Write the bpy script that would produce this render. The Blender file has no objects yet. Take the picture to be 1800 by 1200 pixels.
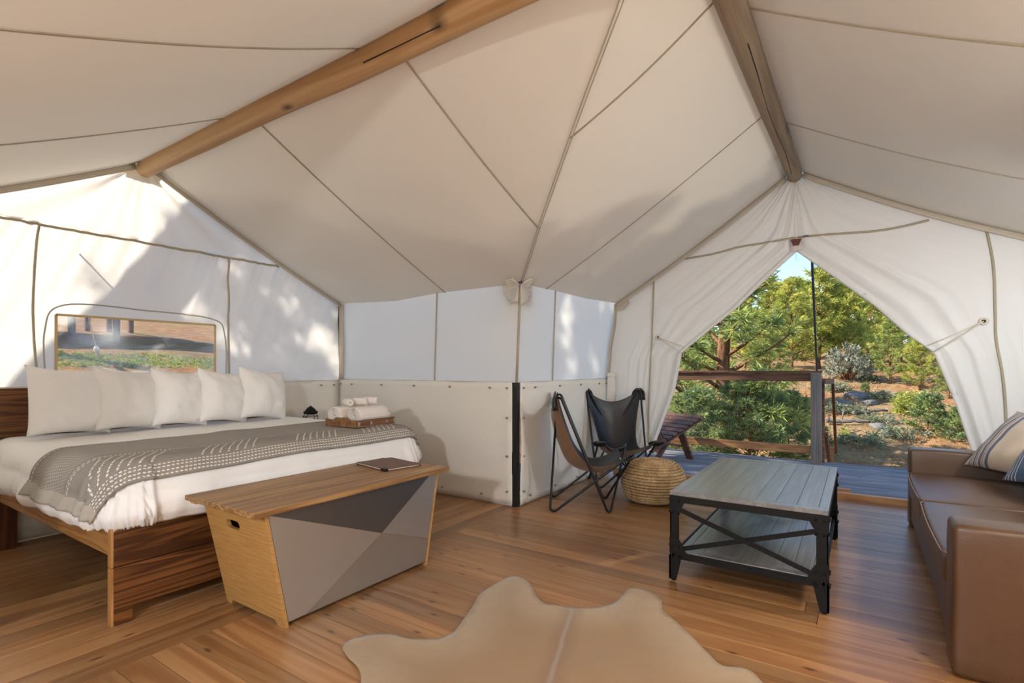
import bpy, bmesh, math, random
import numpy as np
from mathutils import Vector, Matrix, noise
from mathutils.geometry import delaunay_2d_cdt
R = random.Random(7)
PI = math.pi
S = bpy.context.scene
COL = S.collection

# ------------------------------------------------------------------ camera, light, exposure
cam = bpy.data.cameras.new('camera'); cam_o = bpy.data.objects.new('camera', cam); COL.objects.link(cam_o)
cam.sensor_width = 36; cam.lens = 36 * 915 / 1800; cam.shift_y = 47 / 1800
cam.clip_start = .05; cam.clip_end = 400
cam_o.location = (0, 0, 1.15); cam_o.rotation_euler = (PI / 2, 0, math.radians(33.6))
S.camera = cam_o

W = bpy.data.worlds.new('sky'); S.world = W; W.use_nodes = True
wn = W.node_tree.nodes; wl = W.node_tree.links
sky = wn.new('ShaderNodeTexSky'); sky.sky_type = 'NISHITA'; sky.sun_disc = False
sky.sun_elevation = math.radians(34); sky.sun_rotation = math.radians(-113); sky.air_density = 1.0; sky.dust_density = .15; sky.ozone_density = 2.5; sky.altitude = 900
wn['Background'].inputs[1].default_value = .155
wl.new(sky.outputs[0], wn['Background'].inputs[0])

SUN_DIR = Vector((.80, .34, -.60)).normalized()          # direction the sunlight travels
sl = bpy.data.lights.new('sun', 'SUN'); sl.energy = 4.6; sl.angle = math.radians(.6); sl.color = (1, .93, .82)
so = bpy.data.objects.new('sun', sl); COL.objects.link(so); so.location = (-20, -9, 16)
so.rotation_euler = SUN_DIR.to_track_quat('-Z', 'Y').to_euler()

S.view_settings.view_transform = 'Standard'; S.view_settings.look = 'None'
S.view_settings.gamma = 1; S.view_settings.use_curve_mapping = False
S.view_settings.exposure = 1.15
S.cycles.use_denoising = True
S.cycles.max_bounces = 10; S.cycles.diffuse_bounces = 6; S.cycles.transmission_bounces = 6; S.cycles.transparent_max_bounces = 8
S.cycles.caustics_reflective = False; S.cycles.caustics_refractive = False
S.cycles.sample_clamp_indirect = 6

# ------------------------------------------------------------------ helpers
def tag(o, label=None, cat=None, group=None, kind=None):
    if label: o['label'] = label
    if cat: o['category'] = cat
    if group: o['group'] = group
    if kind: o['kind'] = kind
    return o

def thing(name, label, cat, loc=(0, 0, 0), rz=0, group=None, kind=None):
    o = bpy.data.objects.new(name, None); COL.objects.link(o)
    o.empty_display_size = .1
    o.location = loc; o.rotation_euler = (0, 0, rz)
    return tag(o, label, cat, group, kind)

def copy_tree(o, parent=None):
    c = o.copy(); COL.objects.link(c)
    if parent: c.parent = parent
    for ch in list(o.children): copy_tree(ch, c)
    return c

class MB:
    def __init__(s): s.v = []; s.f = []
    def add(s, vs, fs):
        n = len(s.v); s.v += [tuple(p) for p in vs]; s.f += [tuple(i + n for i in f) for f in fs]
    def box(s, x0, x1, y0, y1, z0, z1):
        s.add([(x0, y0, z0), (x1, y0, z0), (x1, y1, z0), (x0, y1, z0), (x0, y0, z1), (x1, y0, z1), (x1, y1, z1), (x0, y1, z1)],
              [(3, 2, 1, 0), (4, 5, 6, 7), (0, 1, 5, 4), (1, 2, 6, 5), (2, 3, 7, 6), (3, 0, 4, 7)]); return s
    def hexa(s, b, t):            # bottom quad, top quad (same winding, counter-clockwise from above)
        s.add(list(b) + list(t), [(3, 2, 1, 0), (4, 5, 6, 7), (0, 1, 5, 4), (1, 2, 6, 5), (2, 3, 7, 6), (3, 0, 4, 7)]); return s
    def bar(s, a, b, w, h, up=(0, 0, 1)):   # rectangular bar between two points
        a = Vector(a); b = Vector(b); t = (b - a).normalized(); u = Vector(up)
        x = t.cross(u)
        if x.length < 1e-4: x = t.cross(Vector((1, 0, 0)))
        x.normalize(); y = x.cross(t).normalized()
        q = [(-w / 2, -h / 2), (w / 2, -h / 2), (w / 2, h / 2), (-w / 2, h / 2)]
        s.add([a + x * i + y * j for i, j in q] + [b + x * i + y * j for i, j in q],
              [(3, 2, 1, 0), (4, 5, 6, 7), (0, 1, 5, 4), (1, 2, 6, 5), (2, 3, 7, 6), (3, 0, 4, 7)]); return s
    def tube(s, pts, r, n=8, closed=False, cap=True):
        pts = [Vector(p) for p in pts]; m = len(pts)
        rr = r if hasattr(r, '__len__') else [r] * m
        prev = None; vs = []
        for i, p in enumerate(pts):
            if closed: t = pts[(i + 1) % m] - pts[i - 1]
            else: t = pts[min(i + 1, m - 1)] - pts[max(i - 1, 0)]
            t.normalize()
            if prev is None:
                x = t.orthogonal().normalized()
            else:
                x = prev - t * prev.dot(t)
                x = x.normalized() if x.length > 1e-6 else t.orthogonal().normalized()
            prev = x; y = t.cross(x)
            vs += [p + (x * math.cos(2 * PI * k / n) + y * math.sin(2 * PI * k / n)) * rr[i] for k in range(n)]
        fs = []
        for i in range(m if closed else m - 1):
            a = i * n; b = ((i + 1) % m) * n
            fs += [(a + k, a + (k + 1) % n, b + (k + 1) % n, b + k) for k in range(n)]
        if cap and not closed:
            fs += [tuple(range(n - 1, -1, -1)), tuple(range((m - 1) * n, m * n))]
        s.add(vs, fs); return s
    def lathe(s, prof, c=(0, 0, 0), n=24):
        vs = []; fs = []
        for r, z in prof: vs += [(c[0] + r * math.cos(2 * PI * k / n), c[1] + r * math.sin(2 * PI * k / n), c[2] + z) for k in range(n)]
        for i in range(len(prof) - 1):
            a = i * n; b = a + n
            fs += [(a + k, a + (k + 1) % n, b + (k + 1) % n, b + k) for k in range(n)]
        s.add(vs, fs); return s
    def prism(s, poly, a, b, axis='y'):     # polygon extruded along an axis
        n = len(poly)
        def P(p, t):
            return {'x': (t, p[0], p[1]), 'y': (p[0], t, p[1]), 'z': (p[0], p[1], t)}[axis]
        s.add([P(p, a) for p in poly] + [P(p, b) for p in poly],
              [tuple(range(n - 1, -1, -1)), tuple(range(n, 2 * n))] + [(i, (i + 1) % n, n + (i + 1) % n, n + i) for i in range(n)]); return s
    def grid(s, P):                          # P: array [n][m][3]
        n, m = P.shape[:2]
        s.add(P.reshape(-1, 3).tolist(), [(i * m + j, i * m + j + 1, (i + 1) * m + j + 1, (i + 1) * m + j) for i in range(n - 1) for j in range(m - 1)]); return s
    def mesh(s, name, mat, smooth=False):
        me = bpy.data.meshes.new(name); me.from_pydata(s.v, [], s.f)
        bm = bmesh.new(); bm.from_mesh(me); bmesh.ops.recalc_face_normals(bm, faces=bm.faces); bm.to_mesh(me); bm.free()
        for m in (mat if isinstance(mat, (list, tuple)) else [mat]): me.materials.append(m)
        if smooth: me.polygons.foreach_set('use_smooth', [True] * len(me.polygons))
        return me
    def build(s, name, mat, parent=None, smooth=False, bevel=0, seg=2, world=False, loc=None, rot=None):
        o = bpy.data.objects.new(name, s.mesh(name, mat, smooth)); COL.objects.link(o)
        if parent: o.parent = parent
        if world and parent:
            q = Vector(parent.location); rzm = Matrix.Rotation(-parent.rotation_euler.z, 4, 'Z')
            o.data.transform(rzm @ Matrix.Translation(-q))
        if loc is not None: o.location = loc
        if rot is not None: o.rotation_euler = rot
        if bevel > 0:
            b = o.modifiers.new('bevel', 'BEVEL'); b.width = bevel; b.segments = seg; b.limit_method = 'ANGLE'; b.angle_limit = math.radians(40); b.harden_normals = False
            o.data.set_sharp_from_angle(angle=math.radians(50)) if False else None
        return o

def solid(o, t, off=0):
    m = o.modifiers.new('thick', 'SOLIDIFY'); m.thickness = t; m.offset = off
    return o

def set_uv(me, uvs):       # per-vertex uv list
    l = me.uv_layers.new(name='UVMap')
    vi = np.zeros(len(me.loops), dtype=np.int32); me.loops.foreach_get('vertex_index', vi)
    l.data.foreach_set('uv', np.asarray(uvs, dtype=np.float32)[vi].ravel())

def lerp(a, b, t): return a + (b - a) * t
def interp(x, xs, ys): return float(np.interp(x, xs, ys))
def catmull(pts, n):
    P = [Vector(p) for p in pts]; out = []
    for i in range(len(P) - 1):
        p0 = P[max(i - 1, 0)]; p1 = P[i]; p2 = P[i + 1]; p3 = P[min(i + 2, len(P) - 1)]
        for k in range(n):
            t = k / n
            out.append(.5 * ((2 * p1) + (p2 - p0) * t + (2 * p0 - 5 * p1 + 4 * p2 - p3) * t * t + (3 * p1 - p0 - 3 * p2 + p3) * t ** 3))
    out.append(P[-1]); return out
def fillet(pts, r, n=5, closed=False):
    P = [Vector(p) for p in pts]; m = len(P); out = []
    for i in range(m):
        if not closed and i in (0, m - 1): out.append(P[i]); continue
        a, b, c = P[i - 1], P[i], P[(i + 1) % m]
        d1 = (a - b); d2 = (c - b); rr = min(r, d1.length * .45, d2.length * .45)
        p = b + d1.normalized() * rr; q = b + d2.normalized() * rr
        for k in range(n + 1):
            t = k / n; out.append((1 - t) ** 2 * p + 2 * t * (1 - t) * b + t * t * q)
    return out
def nz(x, y, z=0.0): return noise.noise((x, y, z))

# ------------------------------------------------------------------ materials
class NT:
    def __init__(s, name):
        s.m = bpy.data.materials.new(name); s.m.use_nodes = True
        s.n = s.m.node_tree.nodes; s.l = s.m.node_tree.links
        s.b = s.n['Principled BSDF']; s.out = s.n['Material Output']
    def node(s, t, **k):
        n = s.n.new(t)
        for a, v in k.items(): setattr(n, a, v)
        return n
    def link(s, a, b): s.l.new(a, b)
    def val(s, sock, v):
        if hasattr(v, 'is_output') or isinstance(v, bpy.types.NodeSocket): s.l.new(v, sock)
        else: sock.default_value = v
    def math(s, op, a, b=0.0, c=None):
        n = s.node('ShaderNodeMath', operation=op); s.val(n.inputs[0], a); s.val(n.inputs[1], b)
        if c is not None: s.val(n.inputs[2], c)
        return n.outputs[0]
    def mix(s, f, a, b, typ='MIX'):
        n = s.node('ShaderNodeMix', data_type='RGBA', blend_type=typ)
        s.val(n.inputs[0], f); s.val(n.inputs[6], a if isinstance(a, bpy.types.NodeSocket) else (*a, 1)); s.val(n.inputs[7], b if isinstance(b, bpy.types.NodeSocket) else (*b, 1))
        return n.outputs[2]
    def ramp(s, f, stops):
        n = s.node('ShaderNodeValToRGB'); e = n.color_ramp.elements
        while len(e) < len(stops): e.new(.5)
        for i, (p, c) in enumerate(stops): e[i].position = p; e[i].color = (*c, 1) if len(c) == 3 else c
        s.val(n.inputs[0], f); return n.outputs[0]
    def coord(s, which='Object'): return s.node('ShaderNodeTexCoord').outputs[which]
    def mapping(s, vec, scale=(1, 1, 1), rot=(0, 0, 0), loc=(0, 0, 0)):
        n = s.node('ShaderNodeMapping'); s.link(vec, n.inputs[0]); s.val(n.inputs[1], loc); n.inputs[2].default_value = rot; n.inputs[3].default_value = scale
        return n.outputs[0]
    def noise(s, vec, scale, detail=4, rough=.55, dist=0.0):
        n = s.node('ShaderNodeTexNoise'); s.link(vec, n.inputs['Vector']); n.inputs['Scale'].default_value = scale
        n.inputs['Detail'].default_value = detail; n.inputs['Roughness'].default_value = rough; n.inputs['Distortion'].default_value = dist
        return n.outputs[0]
    def bump(s, h, strength=.3, dist=.01, normal=None):
        n = s.node('ShaderNodeBump'); n.inputs['Strength'].default_value = strength; n.inputs['Distance'].default_value = dist
        s.link(h, n.inputs['Height'])
        if normal: s.link(normal, n.inputs['Normal'])
        s.link(n.outputs[0], s.b.inputs['Normal']); return n.outputs[0]
    def rnd(s): return s.node('ShaderNodeObjectInfo').outputs['Random']
    def set(s, **k):
        names = dict(color='Base Color', rough='Roughness', metal='Metallic', spec='Specular IOR Level', aniso='Anisotropic', arot='Anisotropic Rotation', coat='Coat Weight', coatr='Coat Roughness', sheen='Sheen Weight')
        for a, v in k.items():
            i = s.b.inputs[names[a]]
            if isinstance(v, tuple) and len(v) == 3: v = (*v, 1)
            s.val(i, v)
        return s

def objrand_vec(t, grain=None):
    """object coordinates shifted by a per-object random offset"""
    c = t.coord(); r = t.rnd()
    n = t.node('ShaderNodeVectorMath', operation='ADD'); t.link(c, n.inputs[0])
    cx = t.node('ShaderNodeCombineXYZ')
    t.link(t.math('MULTIPLY', r, 37.0), cx.inputs[0]); t.link(t.math('MULTIPLY', r, 91.0), cx.inputs[1]); t.link(t.math('MULTIPLY', r, 53.0), cx.inputs[2])
    t.link(cx.outputs[0], n.inputs[1]); return n.outputs[0]

def wood(name, dark, mid, light, axis='x', rough=.45, knots=0.0, scale=1.0, tone=.25, ring=10.0, coat=0.0, contrast=1.0, fine=.4, spec=.4):
    t = NT(name); v = objrand_vec(t)
    k = .045
    sc = {'x': (k, 1, 1), 'y': (1, k, 1), 'z': (1, 1, k)}[axis]
    v1 = t.mapping(v, tuple(q * scale for q in sc))
    n1 = t.noise(v1, ring, 3, .5, 1.2)                       # broad growth rings
    w = t.math('FRACT', t.math('MULTIPLY', n1, 7.0 * contrast))
    w = t.math('PINGPONG', w, .5)
    n2 = t.noise(t.mapping(v, tuple(q * scale for q in {'x': (.02, 1, 1), 'y': (1, .02, 1), 'z': (1, 1, .02)}[axis])), 90, 2, .6)
    f = t.math('ADD', t.math('MULTIPLY', w, 1.1), t.math('MULTIPLY', t.math('SUBTRACT', n2, .5), fine * 2))
    col = t.ramp(f, [(.05, dark), (.4, mid), (.85, light)])
    r = t.rnd()
    tn = t.math('ADD', 1 - tone, t.math('MULTIPLY', r, tone * 2))
    hsv = t.node('ShaderNodeHueSaturation'); t.link(col, hsv.inputs['Color']); t.link(tn, hsv.inputs['Value']); col = hsv.outputs[0]
    if knots > 0:
        vm = t.mapping(v, {'x': (1.0, 2.6, 2.6), 'y': (2.6, 1.0, 2.6), 'z': (2.6, 2.6, 1.0)}[axis])
        vo = t.node('ShaderNodeTexVoronoi'); vo.voronoi_dimensions = '2D'; t.link(vm, vo.inputs['Vector']); vo.inputs['Scale'].default_value = knots
        sc_ = t.node('ShaderNodeSeparateColor'); t.link(vo.outputs['Color'], sc_.inputs[0])
        sel = t.math('GREATER_THAN', sc_.outputs[0], .62)
        kn = t.math('MULTIPLY', sel, t.math('SUBTRACT', 1.15, t.math('MULTIPLY', vo.outputs['Distance'], 11.0)))
        kn = t.math('MINIMUM', t.math('MAXIMUM', kn, 0.0), 1.0)
        col = t.mix(t.math('MULTIPLY', kn, .95), col, tuple(c * .22 for c in dark))
    t.set(color=col, rough=rough, coat=coat, coatr=.25, spec=spec)
    t.bump(f, .12, .004)
    return t.m

def canvas(name, col, trans, tcol=None, weave=.25):
    t = NT(name); v = t.coord()
    big = t.noise(v, 1.3, 4, .6)
    c = t.mix(t.math('MULTIPLY', big, .5), col, tuple(q * .88 for q in col))
    fine = t.noise(v, 420, 2, .5)
    h = t.math('ADD', t.math('MULTIPLY', fine, .15), t.noise(v, 5, 3, .55))
    t.set(color=c, rough=.95, spec=.08)
    nb = t.bump(h, weave, .012)
    tr = t.node('ShaderNodeBsdfTranslucent'); t.val(tr.inputs[0], (*(tcol or col), 1)); t.link(nb, tr.inputs['Normal'])
    mx = t.node('ShaderNodeMixShader'); mx.inputs[0].default_value = trans
    t.link(t.b.outputs[0], mx.inputs[1]); t.link(tr.outputs[0], mx.inputs[2]); t.link(mx.outputs[0], t.out.inputs[0])
    return t.m

def plain(name, col, rough=.5, metal=0.0, bump=0, bscale=60, spec=.5, sheen=0, vary=.08, coat=0.0):
    t = NT(name); v = t.coord()
    n = t.noise(v, bscale * .2, 4, .6)
    c = t.mix(n, tuple(q * (1 - vary) for q in col), tuple(min(1, q * (1 + vary)) for q in col))
    t.set(color=c, rough=rough, metal=metal, spec=spec, sheen=sheen, coat=coat)
    if bump: t.bump(t.noise(v, bscale, 4, .6), bump, .004)
    return t.m

M = {}
M['roof'] = canvas('roof_canvas', (.77, .715, .625), .052, (.86, .79, .66), .12)
M['roofseam'] = canvas('roof_seam', (.50, .44, .35), .05, None, .1)
M['wall'] = canvas('wall_canvas', (.89, .88, .85), .40, (.95, .91, .82), .2)
M['gable'] = canvas('gable_canvas', (.84, .80, .74), .36, (.95, .90, .82), .35)
M['flap'] = canvas('door_canvas', (.92, .915, .90), .20, (.95, .91, .84), .25)
M['fan'] = canvas('pleat_canvas', (.87, .85, .80), .04, None, .15)
M['skirt'] = canvas('skirt_canvas', (.85, .82, .755), .06, (.85, .78, .66), .3)
M['binding'] = canvas('seam_binding', (.46, .40, .29), .05, None, .1)
M['valance'] = canvas('valance_canvas', (.62, .55, .45), .12, None, .25)
M['floor_x'] = wood('floor_fir_x', (.25, .115, .044), (.325, .172, .072), (.395, .225, .105), 'x', .33, knots=3.0, tone=.24, ring=10, contrast=.5, fine=.16, spec=.5)
M['floor_y'] = wood('floor_fir_y', (.25, .115, .044), (.325, .172, .072), (.395, .225, .105), 'y', .33, knots=3.0, tone=.24, ring=10, contrast=.5, fine=.16, spec=.5)
M['deck'] = wood('deck_grey', (.13, .125, .13), (.22, .215, .23), (.32, .32, .34), 'x', .75, tone=.18, ring=14, contrast=.5)
M['thresh'] = wood('threshold_fir', (.30, .15, .06), (.45, .25, .12), (.55, .33, .17), 'x', .6, knots=1.2, tone=.12, contrast=.5)
M['pole_a'] = wood('peeled_pine', (.38, .215, .09), (.48, .30, .145), (.57, .39, .21), 'x', .6, knots=1.6, tone=.05, ring=7, contrast=.35, fine=.25)
M['pole_b'] = wood('weathered_pine', (.19, .14, .095), (.27, .205, .14), (.35, .275, .195), 'y', .7, knots=1.6, tone=.05, ring=7, contrast=.35, fine=.3)
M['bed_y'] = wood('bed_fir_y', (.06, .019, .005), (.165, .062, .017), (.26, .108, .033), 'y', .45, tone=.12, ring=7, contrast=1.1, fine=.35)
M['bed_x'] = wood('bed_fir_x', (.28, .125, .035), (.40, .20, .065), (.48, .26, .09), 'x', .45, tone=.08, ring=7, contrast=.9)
M['bed_z'] = wood('bed_fir_z', (.06, .02, .008), (.12, .04, .013), (.19, .07, .02), 'z', .5, tone=.1, ring=7, contrast=.9)
M['endgrain'] = wood('bed_edge', (.35, .16, .05), (.48, .25, .09), (.55, .31, .12), 'z', .5, tone=.04)
M['lid'] = wood('chest_lid', (.20, .095, .03), (.36, .20, .075), (.46, .28, .12), 'y', .45, tone=.08, ring=9, contrast=.6, fine=.7)
M['rail'] = wood('rail_cedar', (.075, .03, .014), (.145, .062, .028), (.215, .10, .048), 'x', .65, tone=.1)
M['rail_light'] = wood('rail_cedar_light', (.20, .09, .035), (.33, .16, .06), (.42, .22, .10), 'x', .6, tone=.05)
M['postgrey'] = wood('post_grey', (.12, .10, .085), (.19, .165, .145), (.26, .23, .20), 'z', .75, tone=.05)
M['deckchair'] = wood('lounger_teak', (.08, .035, .02), (.15, .07, .04), (.22, .11, .065), 'x', .5, tone=.25)
M['greywood'] = wood('table_wood', (.16, .158, .158), (.21, .208, .208), (.26, .258, .258), 'y', .30, coat=.3, tone=.10, ring=9, contrast=.6, fine=.5, spec=.7)
M['tray'] = wood('tray_wood', (.12, .05, .018), (.24, .11, .04), (.33, .17, .07), 'y', .5, tone=.15)
M['black'] = plain('black_metal', (.006, .0054, .0052), .5, 0, .1, 80, spec=.22)
M['rod'] = plain('black_rod', (.01, .01, .01), .38, .3, 0)
M['gap'] = plain('black_trim', (.008, .007, .007), .7)
M['leather'] = plain('black_leather', (.013, .013, .015), .36, 0, .25, 160, spec=.5)
M['suede'] = plain('brown_suede', (.22, .115, .055), .9, 0, .2, 200, sheen=.2)
M['brown'] = plain('brown_leather', (.080, .037, .0155), .38, 0, .18, 130, spec=.55, vary=.14)
M['piping'] = plain('leather_piping', (.20, .10, .055), .45)
M['white'] = plain('white_cotton', (.85, .835, .815), .95, 0, .12, 300, spec=.1, vary=.02)
M['duvet'] = plain('duvet_cotton', (.87, .86, .845), .95, 0, .10, 14, spec=.1, vary=.02)
M['towel'] = plain('terry_towel', (.84, .78, .73), 1, 0, .7, 500, spec=.05, vary=.05)
M['steel'] = plain('snap_steel', (.35, .32, .28), .35, .9)
M['brass'] = plain('nickel_corner', (.55, .52, .47), .3, 1.0)
M['folder'] = plain('brown_folder', (.14, .062, .03), .5, 0, .15, 120, vary=.15)
M['rope'] = plain('cotton_rope', (.70, .64, .54), .95, 0, .4, 300)
M['tabred'] = plain('oxblood_leather', (.13, .035, .022), .6, 0, .2, 150)
M['strap'] = plain('dark_strap', (.05, .052, .05), .8)
M['zip'] = plain('zip_grey', (.42, .40, .36), .6)
M['vinyl_edge'] = plain('window_binding', (.52, .40, .20), .7)
M['rock'] = plain('grey_rock', (.17, .16, .15), .9, 0, .8, 8, vary=.3)
M['log'] = wood('dead_log', (.10, .085, .07), (.24, .215, .19), (.36, .33, .30), 'x', .9, tone=.15)
M['bark'] = None

def bamboo():
    t = NT('bamboo_ply'); v = t.coord()
    vm = t.mapping(v, (6, 6, 120)); n = t.noise(vm, 1.0, 2, .5)
    br = t.node('ShaderNodeTexBrick'); t.link(t.mapping(v, (9, 9, 55), (PI / 2, 0, 0)), br.inputs['Vector'])
    f = t.math('ADD', t.math('MULTIPLY', n, .9), t.math('MULTIPLY', t.noise(t.mapping(v, (9, 9, 60)), 3, 2), .35))
    c = t.ramp(f, [(.2, (.27, .125, .034)), (.6, (.44, .24, .075)), (.9, (.52, .31, .11))])
    t.set(color=c, rough=.5); return t.m
M['bamboo'] = bamboo()

def steel_panel(name, col, rough, rot):
    t = NT(name); v = t.coord()
    s = t.noise(t.mapping(v, (3, 3, 160), (rot, 0, 0)), 4, 3, .6)
    sm = t.noise(v, 5, 4, .6)
    c = t.mix(sm, tuple(q * .9 for q in col), col)
    t.set(color=c, metal=.9, rough=t.math('ADD', rough - .05, t.math('MULTIPLY', s, .12)), aniso=.5)
    t.bump(s, .03, .002)
    return t.m
M['facet0'] = steel_panel('steel_facet_top', (.20, .195, .195), .34, .2)  # facet sheen put into the colour: each brushed direction gets its own tone
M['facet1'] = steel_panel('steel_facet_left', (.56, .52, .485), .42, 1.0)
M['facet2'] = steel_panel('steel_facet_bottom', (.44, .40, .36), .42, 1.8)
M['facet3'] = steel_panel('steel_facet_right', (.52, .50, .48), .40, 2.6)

def bark():
    t = NT('pine_bark'); v = objrand_vec(t)
    n = t.noise(t.mapping(v, (1, 1, .25)), 14, 5, .65, .6)
    c = t.ramp(n, [(.3, (.05, .028, .018)), (.5, (.20, .095, .05)), (.72, (.34, .18, .10))])
    t.set(color=c, rough=.95, spec=.1); t.bump(n, .9, .03); return t.m
M['bark'] = bark()

def foliage(name):
    t = NT(name); a = t.node('ShaderNodeVertexColor', layer_name='Col')
    t.set(color=a.outputs[0], rough=.5, spec=.3)
    tr = t.node('ShaderNodeBsdfTranslucent'); t.link(a.outputs[0], tr.inputs[0])
    mx = t.node('ShaderNodeMixShader'); mx.inputs[0].default_value = .35
    t.link(t.b.outputs[0], mx.inputs[1]); t.link(tr.outputs[0], mx.inputs[2]); t.link(mx.outputs[0], t.out.inputs[0])
    return t.m
M['needles'] = foliage('pine_needles')

def vinyl():
    t = NT('clear_vinyl'); v = t.coord()
    n = t.noise(t.mapping(v, (1, .8, 2.2), (.5, 0, 0)), 2.6, 4, .6, .8)
    haze = t.math('MULTIPLY', t.math('MAXIMUM', t.math('SUBTRACT', n, .46), 0.0), .9)
    haze = t.math('ADD', haze, .03)
    tp = t.node('ShaderNodeBsdfTransparent'); tp.inputs[0].default_value = (.96, .95, .93, 1)
    tl = t.node('ShaderNodeBsdfTranslucent'); tl.inputs[0].default_value = (.9, .88, .84, 1)
    gl = t.node('ShaderNodeBsdfGlossy'); gl.inputs[1].default_value = .12
    m1 = t.node('ShaderNodeMixShader'); t.link(haze, m1.inputs[0]); t.link(tp.outputs[0], m1.inputs[1]); t.link(tl.outputs[0], m1.inputs[2])
    fr = t.node('ShaderNodeFresnel'); fr.inputs[0].default_value = 1.4
    m2 = t.node('ShaderNodeMixShader'); t.link(t.math('MULTIPLY', fr.outputs[0], .25), m2.inputs[0]); t.link(m1.outputs[0], m2.inputs[1]); t.link(gl.outputs[0], m2.inputs[2])
    t.link(m2.outputs[0], t.out.inputs[0]); return t.m
M['vinyl'] = vinyl()

def uvxy(t):
    sp = t.node('ShaderNodeSeparateXYZ'); t.link(t.coord('UV'), sp.inputs[0]); return sp.outputs[0], sp.outputs[1]
def AND(t, *a):
    r = a[0]
    for b in a[1:]: r = t.math('MULTIPLY', r, b)
    return r
def band(t, x, a, b): return AND(t, t.math('GREATER_THAN', x, a), t.math('LESS_THAN', x, b))
def dash(t, x, period, duty, off=0.0): return t.math('LESS_THAN', t.math('FRACT', t.math('ADD', t.math('DIVIDE', x, period), off)), duty)

def throw_mat():
    t = NT('grey_throw'); u, v = uvxy(t)      # u along the length (m), v across (m, 0 = pillow side)
    stitch = None
    def OR(a, b): return b if a is None else t.math('MAXIMUM', a, b)
    # dashed rows
    for k, vv in enumerate([.02, .53, .55, .787, .803, .822, .838]):
        stitch = OR(stitch, AND(t, band(t, v, vv, vv + .006), dash(t, u, .020, .62, k * .37)))
    # fine dotted texture zone
    z = AND(t, band(t, v, .06, .50), dash(t, v, .0135, .40), dash(t, t.math('ADD', u, t.math('MULTIPLY', v, .9)), .0155, .45))
    stitch = OR(stitch, t.math('MULTIPLY', z, .5))
    # slanted strokes in groups
    w = t.math('ADD', u, t.math('MULTIPLY', v, .75))
    sl = AND(t, band(t, v, .575, .775), dash(t, w, .046, .20), dash(t, w, .52, .62), dash(t, v, .0165, .66))
    stitch = OR(stitch, sl)
    n = t.noise(t.mapping(t.coord('UV'), (3, 18, 1)), 8, 4, .6)
    n2 = t.noise(t.coord('UV'), 260, 2, .5)
    base = t.mix(n, (.21, .19, .168), (.37, .343, .312))
    end = t.math('GREATER_THAN', t.math('ABSOLUTE', u), 1.12)
    base = t.mix(t.math('MULTIPLY', end, .5), base, (.55, .50, .43))
    c = t.mix(t.math('MULTIPLY', stitch, t.math('SUBTRACT', 1.0, end)), base, (.80, .76, .69))
    t.set(color=c, rough=.97, spec=.05)
    t.bump(t.math('ADD', t.math('MULTIPLY', stitch, .8), t.math('MULTIPLY', n2, .5)), .5, .004)
    return t.m
M['throw'] = throw_mat()

def stripe_mat(name, base, stripes, col, other=None):
    t = NT(name); u, v = uvxy(t)
    m = None
    for a, b in stripes:
        q = band(t, u, a, b); m = q if m is None else t.math('MAXIMUM', m, q)
    n = t.noise(t.mapping(t.coord('UV'), (30, 160, 1)), 3, 3, .6)
    c = t.mix(n, tuple(q * .8 for q in base), base)
    c2 = t.mix(n, tuple(q * .75 for q in col), tuple(q * 1.2 for q in col))
    t.set(color=t.mix(m, c, c2), rough=.95, spec=.1, sheen=.1); t.bump(n, .3, .003); return t.m
M['cream_stripe'] = stripe_mat('cream_striped_linen', (.52, .42, .32), [(.06, .072), (.082, .087), (.098, .112), (.12, .125), (.14, .158), (.166, .171), (.186, .206)], (.10, .115, .17))
M['blue_stripe'] = stripe_mat('blue_striped_linen', (.075, .115, .20), [(x0 + k * .022, x0 + k * .022 + .006) for x0 in (.03, .17, .31, .44) for k in range(4)], (.50, .48, .45))

def jute():
    t = NT('jute_braid'); v = t.coord()
    n = t.noise(t.mapping(v, (1, 1, 1)), 110, 3, .7)
    n2 = t.noise(v, 14, 3, .6)
    f = t.math('ADD', t.math('MULTIPLY', n, .7), t.math('MULTIPLY', n2, .4))
    c = t.ramp(f, [(.3, (.17, .09, .035)), (.55, (.46, .30, .15)), (.8, (.68, .53, .34))])
    t.set(color=c, rough=.95, spec=.1); t.bump(n, .8, .006); return t.m
M['jute'] = jute()

def hide():
    t = NT('cowhide'); a = t.node('ShaderNodeVertexColor', layer_name='Col')
    u, v = uvxy(t)
    n = t.noise(t.mapping(t.coord('UV'), (3, 7, 1)), 4, 5, .65, .5)
    f = t.noise(t.mapping(t.coord('UV'), (60, 14, 1)), 6, 3, .6)
    c = t.mix(t.math('MULTIPLY', t.math('SUBTRACT', n, .3), .7), a.outputs[0], (.25, .145, .065))
    c = t.mix(t.math('MULTIPLY', f, .35), c, (.42, .31, .20))
    # pale ridge of hair along the spine, darker either side
    d = t.math('ABSOLUTE', t.math('ADD', u, t.math('MULTIPLY', t.math('SUBTRACT', t.noise(t.coord('UV'), 3, 2), .5), .06)))
    core = t.math('MAXIMUM', t.math('SUBTRACT', 1.0, t.math('MULTIPLY', d, 62.0)), 0.0)
    side = t.math('MAXIMUM', t.math('SUBTRACT', 1.0, t.math('MULTIPLY', d, 14.0)), 0.0)
    c = t.mix(t.math('MULTIPLY', side, .55), c, (.18, .092, .042))
    c = t.mix(t.math('MULTIPLY', core, .75), c, (.33, .27, .235))
    t.set(color=c, rough=.8, spec=.2, sheen=.25); t.bump(f, .3, .004); return t.m
M['hide'] = hide()

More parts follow.
